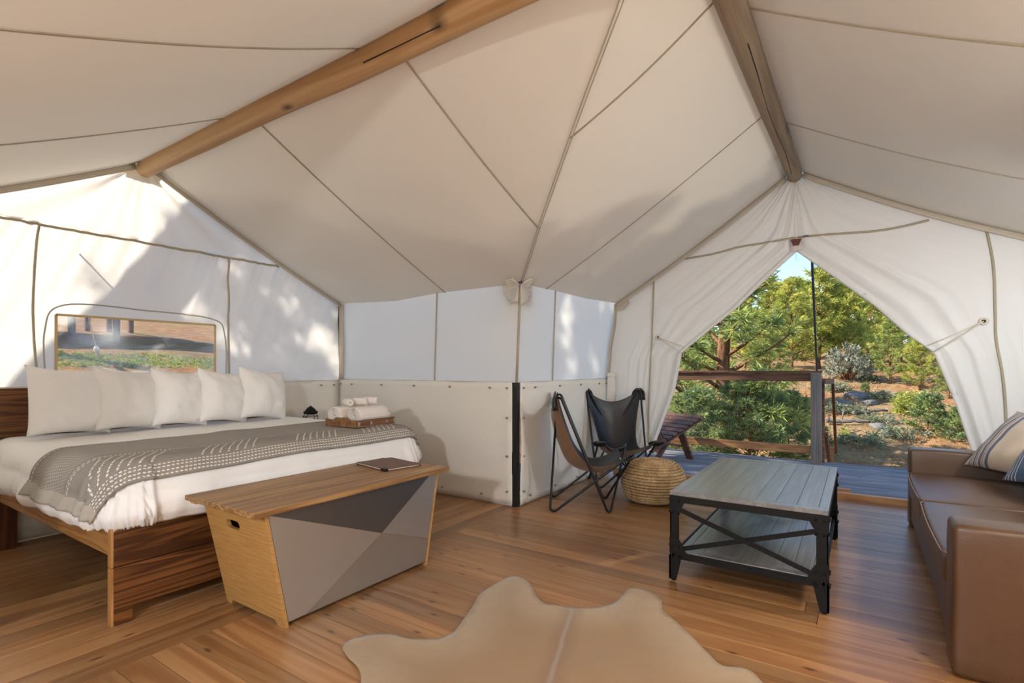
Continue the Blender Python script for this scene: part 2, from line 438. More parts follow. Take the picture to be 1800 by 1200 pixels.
def ground_mat():
    t = NT('forest_floor'); v = t.coord()
    n1 = t.noise(v, .55, 5, .6, .4); n2 = t.noise(v, 3.5, 6, .7); n3 = t.noise(v, 40, 3, .6)
    c = t.ramp(t.math('ADD', t.math('MULTIPLY', n2, .65), t.math('MULTIPLY', n3, .35)), [(.3, (.13, .06, .028)), (.46, (.36, .18, .08)), (.60, (.50, .30, .15)), (.78, (.60, .46, .30))])
    g = t.ramp(n1, [(.46, (0, 0, 0)), (.6, (1, 1, 1))])
    c = t.mix(t.math('MULTIPLY', g, .40), c, (.24, .25, .15))
    t.set(color=c, rough=1, spec=.05); t.bump(t.math('ADD', n2, n3), .8, .05); return t.m
M['ground'] = ground_mat()

def set_col(me, cols):     # per-vertex colours
    a = me.color_attributes.new('Col', 'FLOAT_COLOR', 'POINT')
    c = np.ones((len(me.vertices), 4), dtype=np.float32); c[:, :3] = np.asarray(cols, dtype=np.float32)
    a.data.foreach_set('color', c.ravel())

# ------------------------------------------------------------------ setting: floor
XL, XC, XR = -4.63, -2.36, 1.40          # bed gable, inner corner, right wall
YB, YD, YN, YR = 3.62, 5.50, -.07, -2.2  # bed-wing back wall, door gable, bed-wing near wall, rear gable
floor = thing('floor', 'warm fir plank floor laid in two directions', 'floor', kind='structure')
MB().box(XL, XR, YR, 5.44, -.16, -.026).build('subfloor', M['gap'], floor)
def plank(x0, x1, y0, y1, mat, dz=0):
    c = .0010; z0 = -.025; z1 = dz; g = .0012
    b = MB(); x0 += g; x1 -= g; y0 += g; y1 -= g
    cx, cy = (x0 + x1) / 2, (y0 + y1) / 2; x0 -= cx; x1 -= cx; y0 -= cy; y1 -= cy
    v = [(x0, y0, z0), (x1, y0, z0), (x1, y1, z0), (x0, y1, z0), (x0, y0, z1 - c), (x1, y0, z1 - c), (x1, y1, z1 - c), (x0, y1, z1 - c),
         (x0 + c, y0 + c, z1), (x1 - c, y0 + c, z1), (x1 - c, y1 - c, z1), (x0 + c, y1 - c, z1)]
    f = [(0, 1, 5, 4), (1, 2, 6, 5), (2, 3, 7, 6), (3, 0, 4, 7), (4, 5, 9, 8), (5, 6, 10, 9), (6, 7, 11, 10), (7, 4, 8, 11), (8, 9, 10, 11)]
    b.add(v, f); b.build('plank', mat, floor, loc=(cx, cy, 0))
pw = .118
y = 5.42 - 66 * pw + .168
rows = [YR]
yy = 5.42
edges = []
while yy > YR: edges.append(yy); yy -= pw
edges.append(YR)
for i in range(len(edges) - 1):
    a, b_ = edges[i + 1], edges[i]
    cuts = [XC] + ([] if R.random() < .45 else [R.uniform(-1.7, .9)]) + [XR]
    for j in range(len(cuts) - 1): plank(cuts[j], cuts[j + 1], a, b_, M['floor_x'], R.uniform(-.0006, .0004))
xx = XC; edges = []
while xx > XL: edges.append(xx); xx -= pw
edges.append(XL)
for i in range(len(edges) - 1):
    a, b_ = edges[i + 1], edges[i]
    cuts = [YN] + ([] if R.random() < .4 else [R.uniform(.6, 3.1)]) + [YB]
    for j in range(len(cuts) - 1): plank(a, b_, cuts[j], cuts[j + 1], M['floor_y'], R.uniform(-.0006, .0004))

# threshold board and small block at the doorway
th = thing('trim_1', 'pale fir threshold board along the open doorway', 'threshold', (-.5, 5.45, 0), kind='structure')
MB().box(XC + .1, XR - .02, 5.425, 5.485, -.12, .052).build('board', M['thresh'], th, bevel=.004, world=True)
MB().box(-.16, -.055, 5.50, 5.56, .01, .072).build('block', M['thresh'], th, bevel=.004, world=True)

# ------------------------------------------------------------------ setting: roof
VAL = [(0, 1.86), (.13, 2.0), (.25, 2.15), (.54, 2.45), (.673, 2.575), (.834, 2.715), (1, 2.93)]
CN = (-.53, 1.78)
def valley(f): return interp(f, [a for a, _ in VAL], [b for _, b in VAL])
def ridgeA(x): return interp(x, [XL, -1.6, -1.1, CN[0]], [2.752, 2.762, 2.80, 2.93])
def ridgeB(y): return interp(y, [YR, CN[1], 2.6, YD], [2.95, 2.93, 2.965, 3.0])
def rxB(y): return interp(y, [YR, 2.6, YD], [-.545, -.525, -.49])
def bedR(x, v):
    if x <= XC:
        f = (x - XL) / (XC - XL); b = Vector((x, lerp(3.62, 3.68, f), interp(x, [XL, -3.8, -3.26, XC], [1.84, 1.812, 1.85, 1.86])))
    else:
        f = (x - XC) / (CN[0] - XC); b = Vector((x, lerp(3.68, CN[1], f), valley(f)))
    t = Vector((x, CN[1], ridgeA(x))); p = b.lerp(t, v); p.z -= .028 * math.sin(PI * v) * min(1, (t - b).length); return p
def bedL(x, v):
    if x <= XC: b = Vector((x, YN, 1.84))
    else:
        f = (x - XC) / (CN[0] - XC); b = Vector((x, lerp(YN, CN[1], f), valley(f)))
    t = Vector((x, CN[1], ridgeA(x))); p = b.lerp(t, v); p.z -= .03 * math.sin(PI * v) * min(1, (t - b).length); return p
def doorL(y, v):
    if y >= 3.68:
        f = (y - 3.68) / (YD - 3.68); b = Vector((lerp(-2.36, -2.245, f), y, interp(f, [0, .3, .6, 1], [1.86, 1.865, 1.855, 1.875])))
    elif y >= CN[1]:
        f = (3.68 - y) / (3.68 - CN[1]); b = Vector((lerp(XC, CN[0], f), y, valley(f)))
    elif y >= YN:
        f = (y - YN) / (CN[1] - YN); b = Vector((lerp(XC, CN[0], f), y, valley(f)))
    else: b = Vector((XC, y, 1.86))
    t = Vector((rxB(y), y, ridgeB(y))); p = b.lerp(t, v); p.z -= .03 * math.sin(PI * v) * min(1, (t - b).length); return p
def doorR(y, v):
    b = Vector((XR, y, 2.03)); t = Vector((rxB(y), y, ridgeB(y))); p = b.lerp(t, v); p.z -= .05 * math.sin(PI * v); return p
roof = thing('ceiling', 'cream canvas tent roof sewn from wide panels', 'ceiling', kind='structure')
def roof_panels(fn, brk, nv=14):
    for a, b in zip(brk[:-1], brk[1:]):
        n = max(4, int((b - a) / .08))
        P = np.array([[tuple(fn(lerp(a, b, i / n), j / nv)) for j in range(nv + 1)] for i in range(n + 1)])
        MB().grid(P).build('canvas_panel', M['roof'], roof, smooth=True)
    for a in brk[1:-1]:
        pts = [fn(a, j / 30) for j in range(31)]
        for o in (-.0045, .0045):
            q = [Vector(p) + (Vector((o, 0, -.003)) if fn in (bedR, bedL) else Vector((0, o, -.003))) for p in pts]
            if o < 0: mb = MB()
            mb.tube(q, .0026, 5)
        mb.build('seam', M['roofseam'], roof, smooth=True)
roof_panels(bedR, [XL, -3.17, -1.9, CN[0]])
roof_panels(bedL, [XL, -3.33, -2.05, CN[0]])
roof_panels(doorL, [YR, -.4, 1.1, 2.64, 4.07, YD])
roof_panels(doorR, [YR, -.1, 1.3, 2.78, 4.27, YD])
# valley seam (double row)
for sgn in (-1, 1):
    pts = []
    for k in range(40):
        f = k / 39; pts.append(Vector((lerp(XC, CN[0], f) + sgn * .006, lerp(3.68, CN[1], f) + sgn * .006, valley(f) - .006)))
    if sgn < 0: mb = MB()
    mb.tube(pts, .0035, 5)
mb.build('valley_seam', M['roofseam'], roof, smooth=True)

# ------------------------------------------------------------------ setting: bed gable (left wall)
def roofA(y): return interp(y, [YN, CN[1], YB], [1.84, 2.752, 1.84]) - (.028 * math.sin(PI * min(1, abs(y - CN[1]) / 1.84)))
SEAM = 2.125
wl_ = thing('wall_left', 'white canvas gable wall behind the bed, sunlit from outside', 'wall', kind='structure')
def gatherA(y, z):
    d = 0.0
    if z <= SEAM + .02:                       # short gathers hanging from the band seam
        dz = max(0, SEAM - z)
        s = y + .42 * dz * (1 if y < 2.0 else .75)
        w = nz(s * 13.0, 3.1, dz * .4) + .6 * nz(s * 27.0, 7.7, dz * .5)
        d += .042 * w * math.exp(-dz / .42)
        d += .02 * nz(y * 1.7, z * 1.4, 5) * min(1, dz * 3)
        d += .010 * nz(y * 5 + z * 3.2, z * 1.5, 9)
    else:                                     # folds fanning from the ridge pole
        dy, dz = y - CN[1], 2.70 - z
        r = math.hypot(dy, dz) + .02; th = math.atan2(dy, dz + .05)
        d += .034 * nz(th * 6.5, 1.7, r * .8) * min(1, r * 5) * math.exp(-r / .9) * 1.5
        d += .012 * nz(y * 3, z * 3, 2)
    return d
def gable_panel(y0, y1, zlo, zhi, root, hole=None, upper=False):
    n = max(6, int((y1 - y0) / .022)); ys = list(np.linspace(y0, y1, n + 1))
    if hole: ys = sorted(set([round(v, 5) for v in ys if min(abs(v - hole[0]), abs(v - hole[1])) > .008] + [hole[0], hole[1]]))
    m = 40
    mb = MB(); idx = {}
    zs_unit = list(np.linspace(0, 1, m + 1))
    rowsets = []
    for yv in ys:
        lo = zlo(yv); hi = zhi(yv)
        if hole:
            zz = list(np.linspace(lo, hole[2], 4)) + list(np.linspace(hole[2], hole[3], 18))[1:] + list(np.linspace(hole[3], hi, 26))[1:]
        else: zz = [lerp(lo, hi, t) for t in zs_unit]
        rowsets.append(zz)
    for i, yv in enumerate(ys):
        for j, zv in enumerate(rowsets[i]):
            idx[i, j] = len(mb.v)
            dd = gatherA(yv, zv)
            if hole:
                ex = max(hole[0] - yv, yv - hole[1], hole[2] - zv, zv - hole[3])
                dd *= min(1, max(0.0, ex) * 6)
            mb.v.append((XL + dd, yv, zv))
    for i in range(len(ys) - 1):
        for j in range(len(rowsets[0]) - 1):
            if hole and hole[0] - 1e-4 <= ys[i] and ys[i + 1] <= hole[1] + 1e-4 and rowsets[i][j] >= hole[2] - 1e-4 and rowsets[i][j + 1] <= hole[3] + 1e-4: continue
            mb.f.append((idx[i, j], idx[i + 1, j], idx[i + 1, j + 1], idx[i, j + 1]))
    return mb.build('canvas_panel', M['gable'], root, smooth=True)
HOLE = (1.255, 2.325, 1.03, 1.522)
zl = lambda y: 1.0
low = lambda y: min(SEAM, roofA(y))
gable_panel(YN, 1.165, zl, low, wl_)
gable_panel(1.165, 2.445, zl, low, wl_, hole=HOLE)
gable_panel(2.445, YB, zl, low, wl_)
gable_panel(.52, 3.03, lambda y: min(SEAM, roofA(y)), roofA, wl_)
def strip_on(fn, path, w, mat, name, root, r=None):
    return MB().tube([fn(*p) for p in path], w, 6).build(name, mat, root, smooth=True)
fA = lambda y, z: (XL + gatherA(y, z) + .006, y, z)
strip_on(fA, [(lerp(.5, 2.93, k / 60), SEAM) for k in range(61)], .0095, M['binding'], 'seam_binding', wl_)
for yv, zt in ((1.165, SEAM), (2.445, SEAM)):
    strip_on(fA, [(yv - .03 * math.sin(PI * k / 30) * (1 if yv < 2 else .3), lerp(1.0, zt, k / 30)) for k in range(31)], .0085, M['binding'], 'seam_binding', wl_)
def valance(fn_top, ts, inward, w, name, root, wrink=.004, axis=0):
    P = []
    for k, t in enumerate(ts):
        p = Vector(fn_top(t)); row = []
        for j in range(4):
            q = p.copy(); q.z -= w * j / 3 + (.004 if j == 0 else 0); q[axis] += inward * (1 + .25 * j) + wrink * nz(k * .7, j * 1.3, 4); row.append(tuple(q))
        P.append(row)
    return solid(MB().grid(np.array(P)).build(name, M['valance'], root, smooth=True), .003)
valance(lambda y: (XL, y, roofA(y)), np.linspace(CN[1] + .06, YB - .01, 40), .03, .055, 'gable_valance', wl_)
valance(lambda y: (XL, y, roofA(y)), np.linspace(YN + .01, CN[1] - .06, 40), .03, .055, 'gable_valance', wl_)
# clear vinyl window
win = thing('window_1', 'clear vinyl tent window with tan binding above the pillows', 'window', (XL, 1.79, 1.276), kind='structure')
MB().box(XL - .002, XL + .001, HOLE[0], HOLE[1], HOLE[2], HOLE[3]).build('pane', M['vinyl'], win, world=True)
fr = [(HOLE[0], HOLE[2]), (HOLE[0], HOLE[3]), (HOLE[1], HOLE[3]), (HOLE[1], HOLE[2])]
for a, b in zip(fr, fr[1:] + fr[:1]):
    MB().bar((XL + .006, *a), (XL + .006, *b), .016, .008, (1, 0, 0)).build('frame', M['vinyl_edge'], win, world=True)
zp = [(1.165 + .04, 1.0), (1.165 + .03, 1.40), (1.30, 1.592), (1.8, 1.60), (2.30, 1.575), (2.41, 1.42), (2.415, 1.0)]
zpp = [(v.x, v.y) for v in catmull([(a, b, 0) for a, b in zp], 10)]
strip_on(lambda y, z: (XL + gatherA(y, z) * 1.0 + .004, y, z), zpp, .0055, M['zip'], 'zipper', wl_)
# little wooden post end at the headboard corner
# lower skirt of left gable
def skirt(root, p0, p1, z0, z1, inward, seed=0, snaps=True, n=40, ruffle=.010):
    p0 = Vector((*p0, 0)); p1 = Vector((*p1, 0)); nrm = Vector((*inward, 0)); L = (p1 - p0).length
    P = []
    for i in range(n + 1):
        t = i / n; b = p0.lerp(p1, t); row = []
        for j in range(21):
            v = j / 20; z = lerp(z0 + .012 * nz(t * L * 2.4, seed, 1), z1, v)
            fade = math.sin(PI * min(1, v * 1.02))
            d = ruffle * 1.8 * nz(t * L * 1.8, v * 1.2, seed) * fade + ruffle * .7 * nz(t * L * 3 + v * 2.5, v * 3, seed + 3)
            d += .012 * math.exp(-((v - .86) / .05) ** 2) * nz(t * L * 1.3, 0, seed + 5)
            q = b + nrm * (.014 + d); row.append((q.x, q.y, z))
        P.append(row)
    solid(MB().grid(np.array(P)).build('skirt_panel', M['skirt'], root, smooth=True), .003)
    MB().bar(p0 - nrm * .022 + Vector((0, 0, -.03)), p1 - nrm * .022 + Vector((0, 0, -.03)), .04, .26).build('skirt_light_stop', M['skirt'], root)  # bar added outside the wall to block light under the skirt
    MB().bar(p0 + nrm * .012 + Vector((0, 0, z1)), p1 + nrm * .012 + Vector((0, 0, z1)), .007, .004).build('skirt_edge', M['binding'], root)
    if snaps:
        me = None
        k = max(2, int(L / .42))
        spots = [((i + .5) / k, z1 - .05) for i in range(k)] + [(.02, z1 - .05), (.98, z1 - .05), (.98, z1 - .3), (.98, z1 - .62), (.98, .12), (.02, z1 - .3), (.02, z1 - .62), (.02, .12)] + [((i + .3) / k, .07) for i in range(k)]
        for t, z in spots:
            b = p0.lerp(p1, t) + nrm * .030
            if me is None:
                mb = MB(); ax = nrm
                mb.tube([-nrm * .012, nrm * .002], .0085, 10); me = mb.mesh('snap', M['steel'], True)
            o = bpy.data.objects.new('snap', me); COL.objects.link(o); o.parent = root; o.location = (b.x, b.y, z)
skirt(wl_, (XL, YN), (XL, YB - .01), .01, 1.025, (1, 0), 2)

# ------------------------------------------------------------------ setting: straight canvas walls
def canvas_wall(name, label, segs, ztop, inward, skirt_breaks=None, seed=0, seams=True):
    root = thing(name, label, 'wall', kind='structure')
    for (p0, p1) in zip(segs[:-1], segs[1:]):
        n = 20; P = []
        for i in range(n + 1):
            t = i / n; x = lerp(p0[0], p1[0], t); yv = lerp(p0[1], p1[1], t); zt, ox, oy = ztop(x, yv)
            row = []
            for j in range(13):
                v = j / 12; d = .012 * nz(x * 1.5 + yv * 1.3, v * 1.6, seed) * math.sin(PI * v) - .008 * math.sin(PI * v)
                row.append((lerp(x, ox, v) + inward[0] * d, lerp(yv, oy, v) + inward[1] * d, lerp(1.0, zt, v)))
            P.append(row)
        MB().grid(np.array(P)).build('canvas_panel', M['wall'], root, smooth=True)
    if seams:
        for p in segs[1:-1]:
            zt, ox, oy = ztop(*p)
            MB().tube([(lerp(p[0], ox, k / 8) + inward[0] * .004, lerp(p[1], oy, k / 8) + inward[1] * .004, lerp(1.0, zt, k / 8)) for k in range(9)], .007, 6).build('seam_binding', M['binding'], root, smooth=True)
    sb = skirt_breaks or [segs[0], segs[-1]]
    for k, (p0, p1) in enumerate(zip(sb[:-1], sb[1:])):
        skirt(root, p0, p1, .01, 1.035, inward, seed + k * 3 + 1)
    return root
def zt_back(x, y): p = bedR(min(x, XC), 0); return p.z, p.x, p.y
wb = canvas_wall('wall_back', 'cream canvas side wall right of the bed', [(XL, YB), (-3.265, YB), (XC + .004, YB)], zt_back, (0, -1), [(XL + .01, YB), (XC - .035, YB)], 11)
def zt_in(x, y): p = doorL(max(y, 3.68), 0); return p.z, p.x, y if y > 3.7 else p.y
wi = canvas_wall('wall_inner', 'cream canvas wall behind the two butterfly chairs', [(XC, YB), (XC, 4.22), (XC, YD)], zt_in, (1, 0), [(XC + .005, YB + .03), (XC + .005, 5.44)], 31)
# corner binding, black corner gap, flap strips
MB().tube([(XC, YB - .002, 1.0), (XC, YB + .03, 1.45), (XC, 3.68, 1.86)], .011, 8).build('corner_binding', M['binding'], wb, smooth=True)
MB().box(XC - .038, XC + .012, YB - .012, YB + .03, .0, 1.03).build('corner_bar', M['gap'], wb)
P = np.array([[(XL + .02 + .075 * j / 2, YB - .016 - .004 * nz(i, j), lerp(1.03, 1.83, i / 10)) for j in range(3)] for i in range(11)])
solid(MB().grid(P).build('corner_flap', M['valance'], wb, smooth=True), .003)
P = np.array([[(lerp(XC, -2.25, i / 12) + .022 + .01 * math.sin(i * .9) * .6, 5.40 + .085 * j / 2, lerp(1.03, 1.86, i / 12)) for j in range(3)] for i in range(13)])
solid(MB().grid(P).build('corner_flap', M['valance'], wi, smooth=True), .003)
# pleated corner reinforcement
def fan(C, e1, e2, nrm, a0, a1, rmax, seed, root, mat='fan'):
    C = Vector(C); e1 = Vector(e1).normalized(); e2 = Vector(e2).normalized(); nrm = Vector(nrm).normalized(); P = []
    n = 48
    for i in range(n + 1):
        a = lerp(a0, a1, i / n); row = []
        rm = rmax * (.86 + .22 * nz(i * .35, seed) + .10 * (i % 6 == 0))
        for j in range(9):
            r = rm * j / 8 + .004
            d = .006 + .020 * (j / 8) ** .8 * math.sin(i / n * PI * 14) * (1 - .75 * (j / 8) ** 4) + .003
            q = C + (e1 * math.cos(a) + e2 * math.sin(a)) * r + nrm * d; row.append(tuple(q))
        P.append(row)
    solid(MB().grid(np.array(P)).build('pleat_fan', M[mat], root, smooth=True), .002)
Cc = (XC, 3.675, 1.862)
up1 = (Vector(bedR(-2.6, .25)) - Vector(bedR(-2.6, 0))); up2 = (Vector(doorL(4.0, .25)) - Vector(doorL(4.0, 0)))
fan((XC, 3.672, 1.855), (-1, 0, 0), tuple(up1), (0, -.4, -1), 0, 1.55, .13, 1, wb, 'roof')
fan((XC, 3.675, 1.855), (0, 1, 0), tuple(up2), (.4, 0, -1), 0, 1.5, .13, 2, wi, 'roof')
fan((XC, 3.66, 1.85), (-1, 0, 0), (0, -.06, -1), (0, -1, 0), 0, 1.57, .17, 3, wb, 'wall')
fan((XC + .002, 3.67, 1.85), (0, 1, 0), (0, -.05, -1), (1, 0, 0), 0, 1.57, .18, 4, wi, 'wall')
MB().box(XR - .004, XR + .06, YD - .004, YD + .06, -.1, 2.12).build('corner_bar', M['gap'], wb)  # unseen bar added to close a slit of sky in this corner
MB().box(XC - .16, XC - .004, 3.70, 3.86, 1.70, 1.98).build('corner_light_stop', M['gap'], wb)  # block added outside to stop light leaking at the roof corner
MB().box(XL - .030, XL - .012, 1.66, 1.90, 2.62, 2.80).build('ridge_light_stop', M['gable'], wl_)  # plate added outside the gable to stop light beside the pole
for x, yv in ((XC - .02, YN - .02), (XL - .02, YN - .02), (XL - .02, YB + .02), (XC - .02, YR - .02), (XR + .02, YR - .02)):
    MB().box(x - .03, x + .03, yv - .03, yv + .03, -.1, 1.9).build('corner_bar', M['gap'], wl_)  # unseen bars added to stop light through the hidden wall corners
# walls outside the frame
canvas_wall('wall_right', 'canvas wall behind the leather sofa', [(XR, YD), (XR, 2.8), (XR, 0), (XR, YR)], lambda x, y: (2.03, x, y), (-1, 0), None, 41)
canvas_wall('wall_near', 'canvas side wall left of the bed', [(XC, YN), (XL, YN)], lambda x, y: (1.84, x, y), (0, 1), None, 51)
canvas_wall('wall_rear_side', 'canvas wall on the near side of the bed wing', [(XC, YR), (XC, YN)], lambda x, y: (1.86, x, y), (1, 0), None, 61)
# rear gable with its doorway tied wide open
rg = thing('wall_rear', 'rear canvas gable around a second open doorway', 'wall', kind='structure')
def roofBz(x): return interp(x, [XC, -.54, XR], [1.86, 2.95, 2.03])
for xa, xb in ((XC, -1.75), (.85, XR)):
    P = np.array([[(lerp(xa, xb, i / 8), YR, lerp(0, roofBz(lerp(xa, xb, i / 8)), j / 10)) for j in range(11)] for i in range(9)])
    MB().grid(P).build('canvas_panel', M['wall'], rg, smooth=True)
P = np.array([[(lerp(-1.75, .85, i / 20), YR, lerp(2.15, roofBz(lerp(-1.75, .85, i / 20)), j / 6)) for j in range(7)] for i in range(21)])
MB().grid(P).build('canvas_panel', M['wall'], rg, smooth=True)

# ------------------------------------------------------------------ setting: door gable with tied-back flaps
wd = thing('wall_front', 'white canvas door gable with flaps tied back', 'wall', kind='structure')
def poly_at(ts, pts, t):
    return (interp(t, ts, [p[0] for p in pts]), interp(t, ts, [p[1] for p in pts]))
def smooth_path(pts, n=12):
    return [(v.x, v.y) for v in catmull([(a, b, 0) for a, b in pts], n)]
SURF = {}
def flap(side):
    if side == 'L':
        TO = [0, .34, .52, .62, .80, 1.0]; O = [(-2.40, .03), (-2.40, 1.2), (-2.262, 1.862), (-1.80, 2.14), (-1.20, 2.545), (-.53, 2.955)]
        TI = [0, .16, .34, .44, .56, .68, .80, .86, 1.0]; I = [(-1.823, .30), (-1.60, .92), (-1.515, 1.31), (-1.26, 1.53), (-.99, 1.75), (-.715, 2.02), (-.478, 2.235), (-.46, 2.36), (-.46, 2.965)]
    else:
        TO = [0, .34, .52, .62, .80, 1.0]; O = [(1.39, .03), (1.39, 1.25), (1.39, 2.01), (.95, 2.245), (.25, 2.59), (-.44, 2.955)]
        TI = [0, .16, .34, .44, .56, .68, .80, .86, 1.0]; I = [(.83, .22), (.66, .86), (.516, 1.277), (.34, 1.44), (.12, 1.69), (-.18, 1.97), (-.474, 2.235), (-.49, 2.36), (-.52, 2.965)]
    nu, nv = 90, 110; P = np.zeros((nv + 1, nu + 1, 3))
    sd = 3 if side == 'L' else 8
    for j in range(nv + 1):
        t = j / nv; o = poly_at(TO, O, t); i_ = poly_at(TI, I, t)
        wid = math.hypot(o[0] - i_[0], o[1] - i_[1])
        for i in range(nu + 1):
            u = i / nu
            x = lerp(o[0], i_[0], u); z = lerp(o[1], i_[1], u)
            sag = math.sin(PI * u) * .02
            env = u ** 1.3 * (1 if t < .8 else 1 - .6 * (t - .8) / .2)
            low_ = max(0, 1 - t / .34)
            d = .058 * env * (nz(u * 7.5, t * .9, sd) + .5 * nz(u * 15, t * 1.1, sd + 4))
            d += .012 * nz(u * 22, t * 2.0, sd + 9) * math.exp(-((t - .34) / .12) ** 2) * (u > .25)
            d += .07 * low_ ** .5 * u * nz(u * 9, t * .8, sd + 6)          # pleats of the hanging bundle
            if t > .86: d += .03 * nz(u * 14, 2.2, sd) * (t - .80) / .2
            d -= .05 * math.exp(-((t - .34) / .10) ** 2) * u ** 4            # pulled towards the room at the tie
            P[j, i] = (x, YD + d - sag * .5, z)
    SURF[side] = P
    o = solid(MB().grid(P).build('door_flap', M['flap'], wd, smooth=True), .002)
    # doubled hem along the free edge
    H = np.zeros((91, 4, 3))
    for j in range(91):
        t = j / 90 * .80; k = int(round(t * nv)); e = P[k, -1]; q = P[k, -6]; d = (q - e); d /= (np.linalg.norm(d) + 1e-6)
        for c in range(4): H[j, c] = e + d * (.045 * c / 3) + np.array([0, -.010 - .004 * (c in (1, 2)), 0])
    solid(MB().grid(H).build('hem', M['flap'], wd, smooth=True), .004)
flap('L'); flap('R')
def ysurf(x, z):
    Q = SURF['L'] if x < -.476 else SURF['R']
    d = (Q[:, :, 0] - x) ** 2 + (Q[:, :, 2] - z) ** 2; k = np.argsort(d.ravel())[:4]
    return float(Q.reshape(-1, 3)[k, 1].mean())
def on_door(path, r, name, mat=None, off=.009, root=None):
    pts = [(x, ysurf(x, z) - off, z) for x, z in path]
    ys = np.convolve(np.pad([p[1] for p in pts], 2, 'edge'), np.ones(5) / 5, 'valid')
    return MB().tube([(p[0], y_, p[2]) for p, y_ in zip(pts, ys)], r, 6).build(name, mat or M['binding'], root or wd, smooth=True)
on_door(smooth_path([(-1.50, 2.284), (-1.22, 2.30), (-.969, 2.336), (-.70, 2.352), (-.485, 2.364)], 10), .0095, 'seam_binding')
on_door(smooth_path([(-.465, 2.364), (-.2, 2.352), (.1, 2.336), (.30, 2.345), (.49, 2.372)], 10), .0095, 'seam_binding')
on_door(smooth_path([(-1.82, 2.10), (-1.83, 1.75), (-1.84, 1.44), (-1.87, .9), (-1.885, .35)], 10), .0085, 'seam_binding')
on_door(smooth_path([(.845, 2.235), (.885, 1.95), (.895, 1.6), (.90, 1.36), (.935, 1.1), (.955, .8), (.96, .3)], 10), .0095, 'seam_binding')
for sg, T, G in ((1, (-1.50, 1.31), (-1.772, 1.478)), (-1, (.50, 1.277), (.826, 1.52))):
    gy = ysurf(*G)
    MB().tube([(G[0] + .022 * math.cos(a), gy - .012, G[1] + .022 * math.sin(a)) for a in np.linspace(0, 2 * PI, 17)[:-1]], .010, 8, closed=True).build('grommet', M['rope'], wd, smooth=True)
    MB().tube([(G[0], gy - .004, G[1]), (G[0], gy - .008, G[1])], .013, 12).build('grommet_hole', M['gap'], wd, smooth=True)
    ty = ysurf(*T)
    a = Vector((G[0], gy - .018, G[1])); b = Vector((T[0], ty - .05, T[1] - .005)); c = Vector((T[0] + .02 * sg, ty - .03, T[1] + .06))
    MB().tube([a, a.lerp(b, .5) + Vector((0, -.01, -.008)), b], .0055, 6).tube([a, a.lerp(c, .5) + Vector((0, -.006, -.004)), c], .0045, 6).build('tie_cord', M['rope'], wd, smooth=True)
MB().box(-.62, -.36, YD + .045, YD + .065, 2.80, 3.04).build('ridge_light_stop', M['flap'], wd)  # plate added behind the apex to stop light around the pole end
# oxblood tab, buckle band and clear hook at the top of the opening
MB().prism([(-.522, 2.342), (-.430, 2.342), (-.452, 2.283), (-.50, 2.283)], 5.455, 5.462).build('leather_tab', M['tabred'], wd)
MB().prism([(-.497, 2.283), (-.455, 2.283), (-.458, 2.236), (-.494, 2.236)], 5.458, 5.464).build('tab_webbing', M['rope'], wd)
MB().box(-.42, -.375, 5.455, 5.462, 2.357, 2.366).build('strap_slider', M['strap'], wd)
# gable valances
def edgeL(t): p = Vector(doorL(YD, t)); return (p.x, YD, p.z)
def edgeR(t): p = Vector(doorR(YD, t)); return (p.x, YD, p.z)
valance(edgeL, np.linspace(0, .96, 40), -.035, .062, 'gable_valance', wd, axis=1)
valance(edgeR, np.linspace(0, .96, 40), -.035, .062, 'gable_valance', wd, axis=1)
# little wrapped rail end on the wall corner
MB().box(-2.33, -2.235, 5.41, 5.46, 1.055, 1.10).box(-2.325, -2.24, 5.415, 5.455, .35, 1.055).build('rail_sleeve', M['skirt'], wi, bevel=.006)
MB().prism([(-2.24, 1.86), (-2.10, 1.925), (-2.09, 1.86), (-2.15, 1.80), (-2.23, 1.78)], 5.455, 5.46).build('corner_patch', M['valance'], wd)

# ------------------------------------------------------------------ ridge poles
def pole(name, label, a, b, ra, rb, mat, axis):
    t = thing(name, label, 'pole', tuple((Vector(a) + Vector(b)) / 2))
    n = 60; pts = []; rr = []
    for k in range(n + 1):
        f = k / n; p = Vector(a).lerp(Vector(b), f)
        p += Vector((nz(f * 5, 1, len(label)), nz(f * 5, 8, len(label)), nz(f * 5, 15, len(label)))) * .008
        pts.append(p); rr.append(lerp(ra, rb, f) * (1 + .03 * nz(f * 14, 3, len(label))))
    rr = [rr[0] * .86] + rr; pts = [pts[0] - (pts[1] - pts[0]).normalized() * .012] + pts
    MB().tube(pts, rr, 20).build('log', mat, t, smooth=True, world=True)
    # drying crack along the log, facing the room
    d = (Vector(b) - Vector(a)).normalized()
    return t, d
pA, dA = pole('ridge_pole', 'honey coloured peeled log ridge pole over the bed wing', (-4.60, 1.785, 2.69), (.45, 1.765, 2.695), .060, .078, M['pole_a'], 'x')
pB, dB = pole('ridge_pole', 'greyish weathered log ridge pole ending over the open door', (-.49, 5.46, 2.935), (-.545, -2.1, 2.88), .064, .078, M['pole_b'], 'y')
MB().bar((-2.02, 1.775 - .756 * .0695, 2.692 - .654 * .0695), (-1.52, 1.775 - .756 * .0712, 2.692 - .654 * .0712), .005, .005).build('crack', M['gap'], pA, world=True)
MB().tube([(-.488 + .008 * math.sin(k), 5.2 - k * .28, 2.8675 - .0013 * k * .28 * 5) for k in range(9)], .003, 5).build('crack', M['gap'], pB, world=True)

